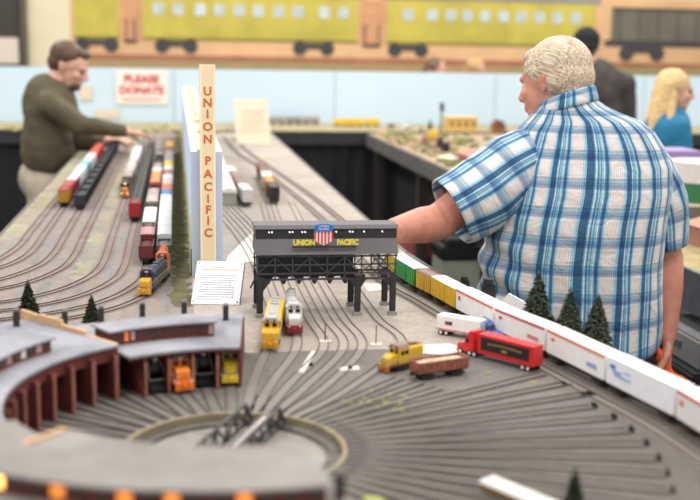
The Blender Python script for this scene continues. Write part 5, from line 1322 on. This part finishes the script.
# ---------- person in the black beanie
b_ = fig('person in a black beanie and dark jacket standing behind the plaid shirt', (2.66, 7.02, 1.80), (.5, .8, -.1), skin2,
    dict(neck=(2.70, 7.0, 1.66), belly=(2.78, 7.0, 1.25), sL=(2.60, 6.98, 1.57), eL=(2.57, 7.0, 1.32), wL=(2.62, 7.1, 1.12), sR=(2.92, 6.98, 1.56), eR=(2.97, 7.0, 1.31), wR=(2.93, 7.1, 1.10)),
    mat('jacket_charcoal', (66, 60, 58), .8, var=.15, scale=14), [('ell', (-.050, 0, -.02), (.055, .074, .055))], hair_mat('hair_dark', (50, 38, 30), (80, 60, 46)), mat('trouser_dark', (40, 40, 46), .8), (2.80, 7.0), (.5, .85))
hcb = Vector((2.66, 7.02, 1.80)); rtb = frame((.5, .8, -.1))
blob('beanie', [('ell', hcb + rtb @ Vector((-.012, 0, .045)), (.104, .088, .088), rtb), ('ell', hcb + rtb @ Vector((-.03, 0, .0)), (.092, .086, .045), rtb)], .006, mat('knit_black', (34, 32, 34), .95, var=.2, scale=60), b_, wrinkle=.003, wscale=60)
# ---------- girl
GY = 5.25
g_ = fig('girl with long straight blonde hair in a teal jacket at the right edge', (2.465, GY, 1.585), (.93, -.22, -.12), skin2,
    dict(neck=(2.43, GY, 1.475), belly=(2.45, GY, 1.14), sL=(2.45, GY + .11, 1.41), eL=(2.52, GY + .13, 1.22), wL=(2.64, GY + .08, 1.24), sR=(2.45, GY - .11, 1.41), eR=(2.48, GY - .13, 1.21), wR=(2.62, GY - .10, 1.235)),
    mat('jacket_teal', (22, 112, 150), .7, var=.08, scale=12), [('ell', (-.022, 0, .034), (.092, .082, .080)), ('ell', (-.055, 0, -.02), (.060, .078, .070))], hair_mat('hair_blonde', (176, 138, 84), (228, 198, 142), -12), mat('trouser_dark', (40, 40, 46)), (2.46, GY), (1, 0), kh=.93, jr=.74)
hg = Vector((2.465, GY, 1.585)); rg = frame((.93, -.22, -.12))
blob('long_hair', [('cap', hg + Vector((-.045, -.01, .02)), .062, (2.365, GY - .03, 1.44), .040), ('cap', (2.365, GY - .03, 1.44), .040, (2.335, GY - .04, 1.33), .022), ('cap', hg + Vector((-.03, -.045, -.01)), .026, (2.41, GY - .09, 1.44), .020), ('cap', hg + Vector((-.045, .035, .02)), .045, (2.37, GY + .04, 1.43), .034)], .007, MATS.get('x') or bpy.data.materials['hair_blonde'], g_, wrinkle=.002, wscale=20)
# ---------- two visitors whose hair shows over the backdrop
for (px, lb, c1, c2) in ((436, 'brown-haired visitor whose head just shows above the blue backdrop, left one', (84, 60, 42), (120, 90, 66)), (476, 'sandy-haired visitor whose head just shows above the blue backdrop, right one', (176, 136, 84), (206, 170, 120))):
    VY = 9.1 if px < 450 else 9.7; d_ = fw + cr*((px - 350)/F) + cu*((250 - 66)/F); p = CAM + d_*(VY/d_.y); x = p.x; zc = p.z - .045
    fig(lb, (x, VY, zc), (.6, -.7, -.3), skin2, dict(neck=(x, VY + .02, zc - .14), belly=(x, VY + .02, zc - .52), sL=(x - .16, VY + .02, zc - .22), eL=(x - .20, VY, zc - .48), wL=(x - .18, VY - .08, zc - .68), sR=(x + .16, VY + .02, zc - .22), eR=(x + .20, VY, zc - .48), wR=(x + .18, VY - .08, zc - .68)),
        mat('jacket_charcoal', (66, 60, 58)), [('ell', (-.022, 0, .034), (.092, .082, .080)), ('ell', (-.055, 0, -.02), (.060, .078, .070))], hair_mat('hair_visitor', c1, c2), mat('trouser_dark', (40, 40, 46)), (x, VY + .02), (0, -1))

# ================================================================== LIGHT
w = bpy.data.worlds.new('hall'); S.world = w; w.use_nodes = True
bg = w.node_tree.nodes['Background']; bg.inputs['Color'].default_value = (1.0, .985, .965, 1); bg.inputs['Strength'].default_value = .62
def area(x, y, z, sx, sy, e, col=(1, .98, .95)):
    l = bpy.data.lights.new('ceiling_lamp', 'AREA'); l.shape = 'RECTANGLE'; l.size = sx; l.size_y = sy; l.energy = e; l.color = col
    o = bpy.data.objects.new('ceiling_lamp', l); COL.objects.link(o); o.location = (x, y, z); return o
for x in (-2.0, 1.0, 4.0):
    for y in (.5, 3.6, 6.4, 8.9): area(x, y, 4.3, .6, 1.8, 40)
S.view_settings.view_transform = 'Standard'; S.view_settings.look = 'None'; S.view_settings.gamma = 1; S.view_settings.use_curve_mapping = False
S.view_settings.exposure = .4
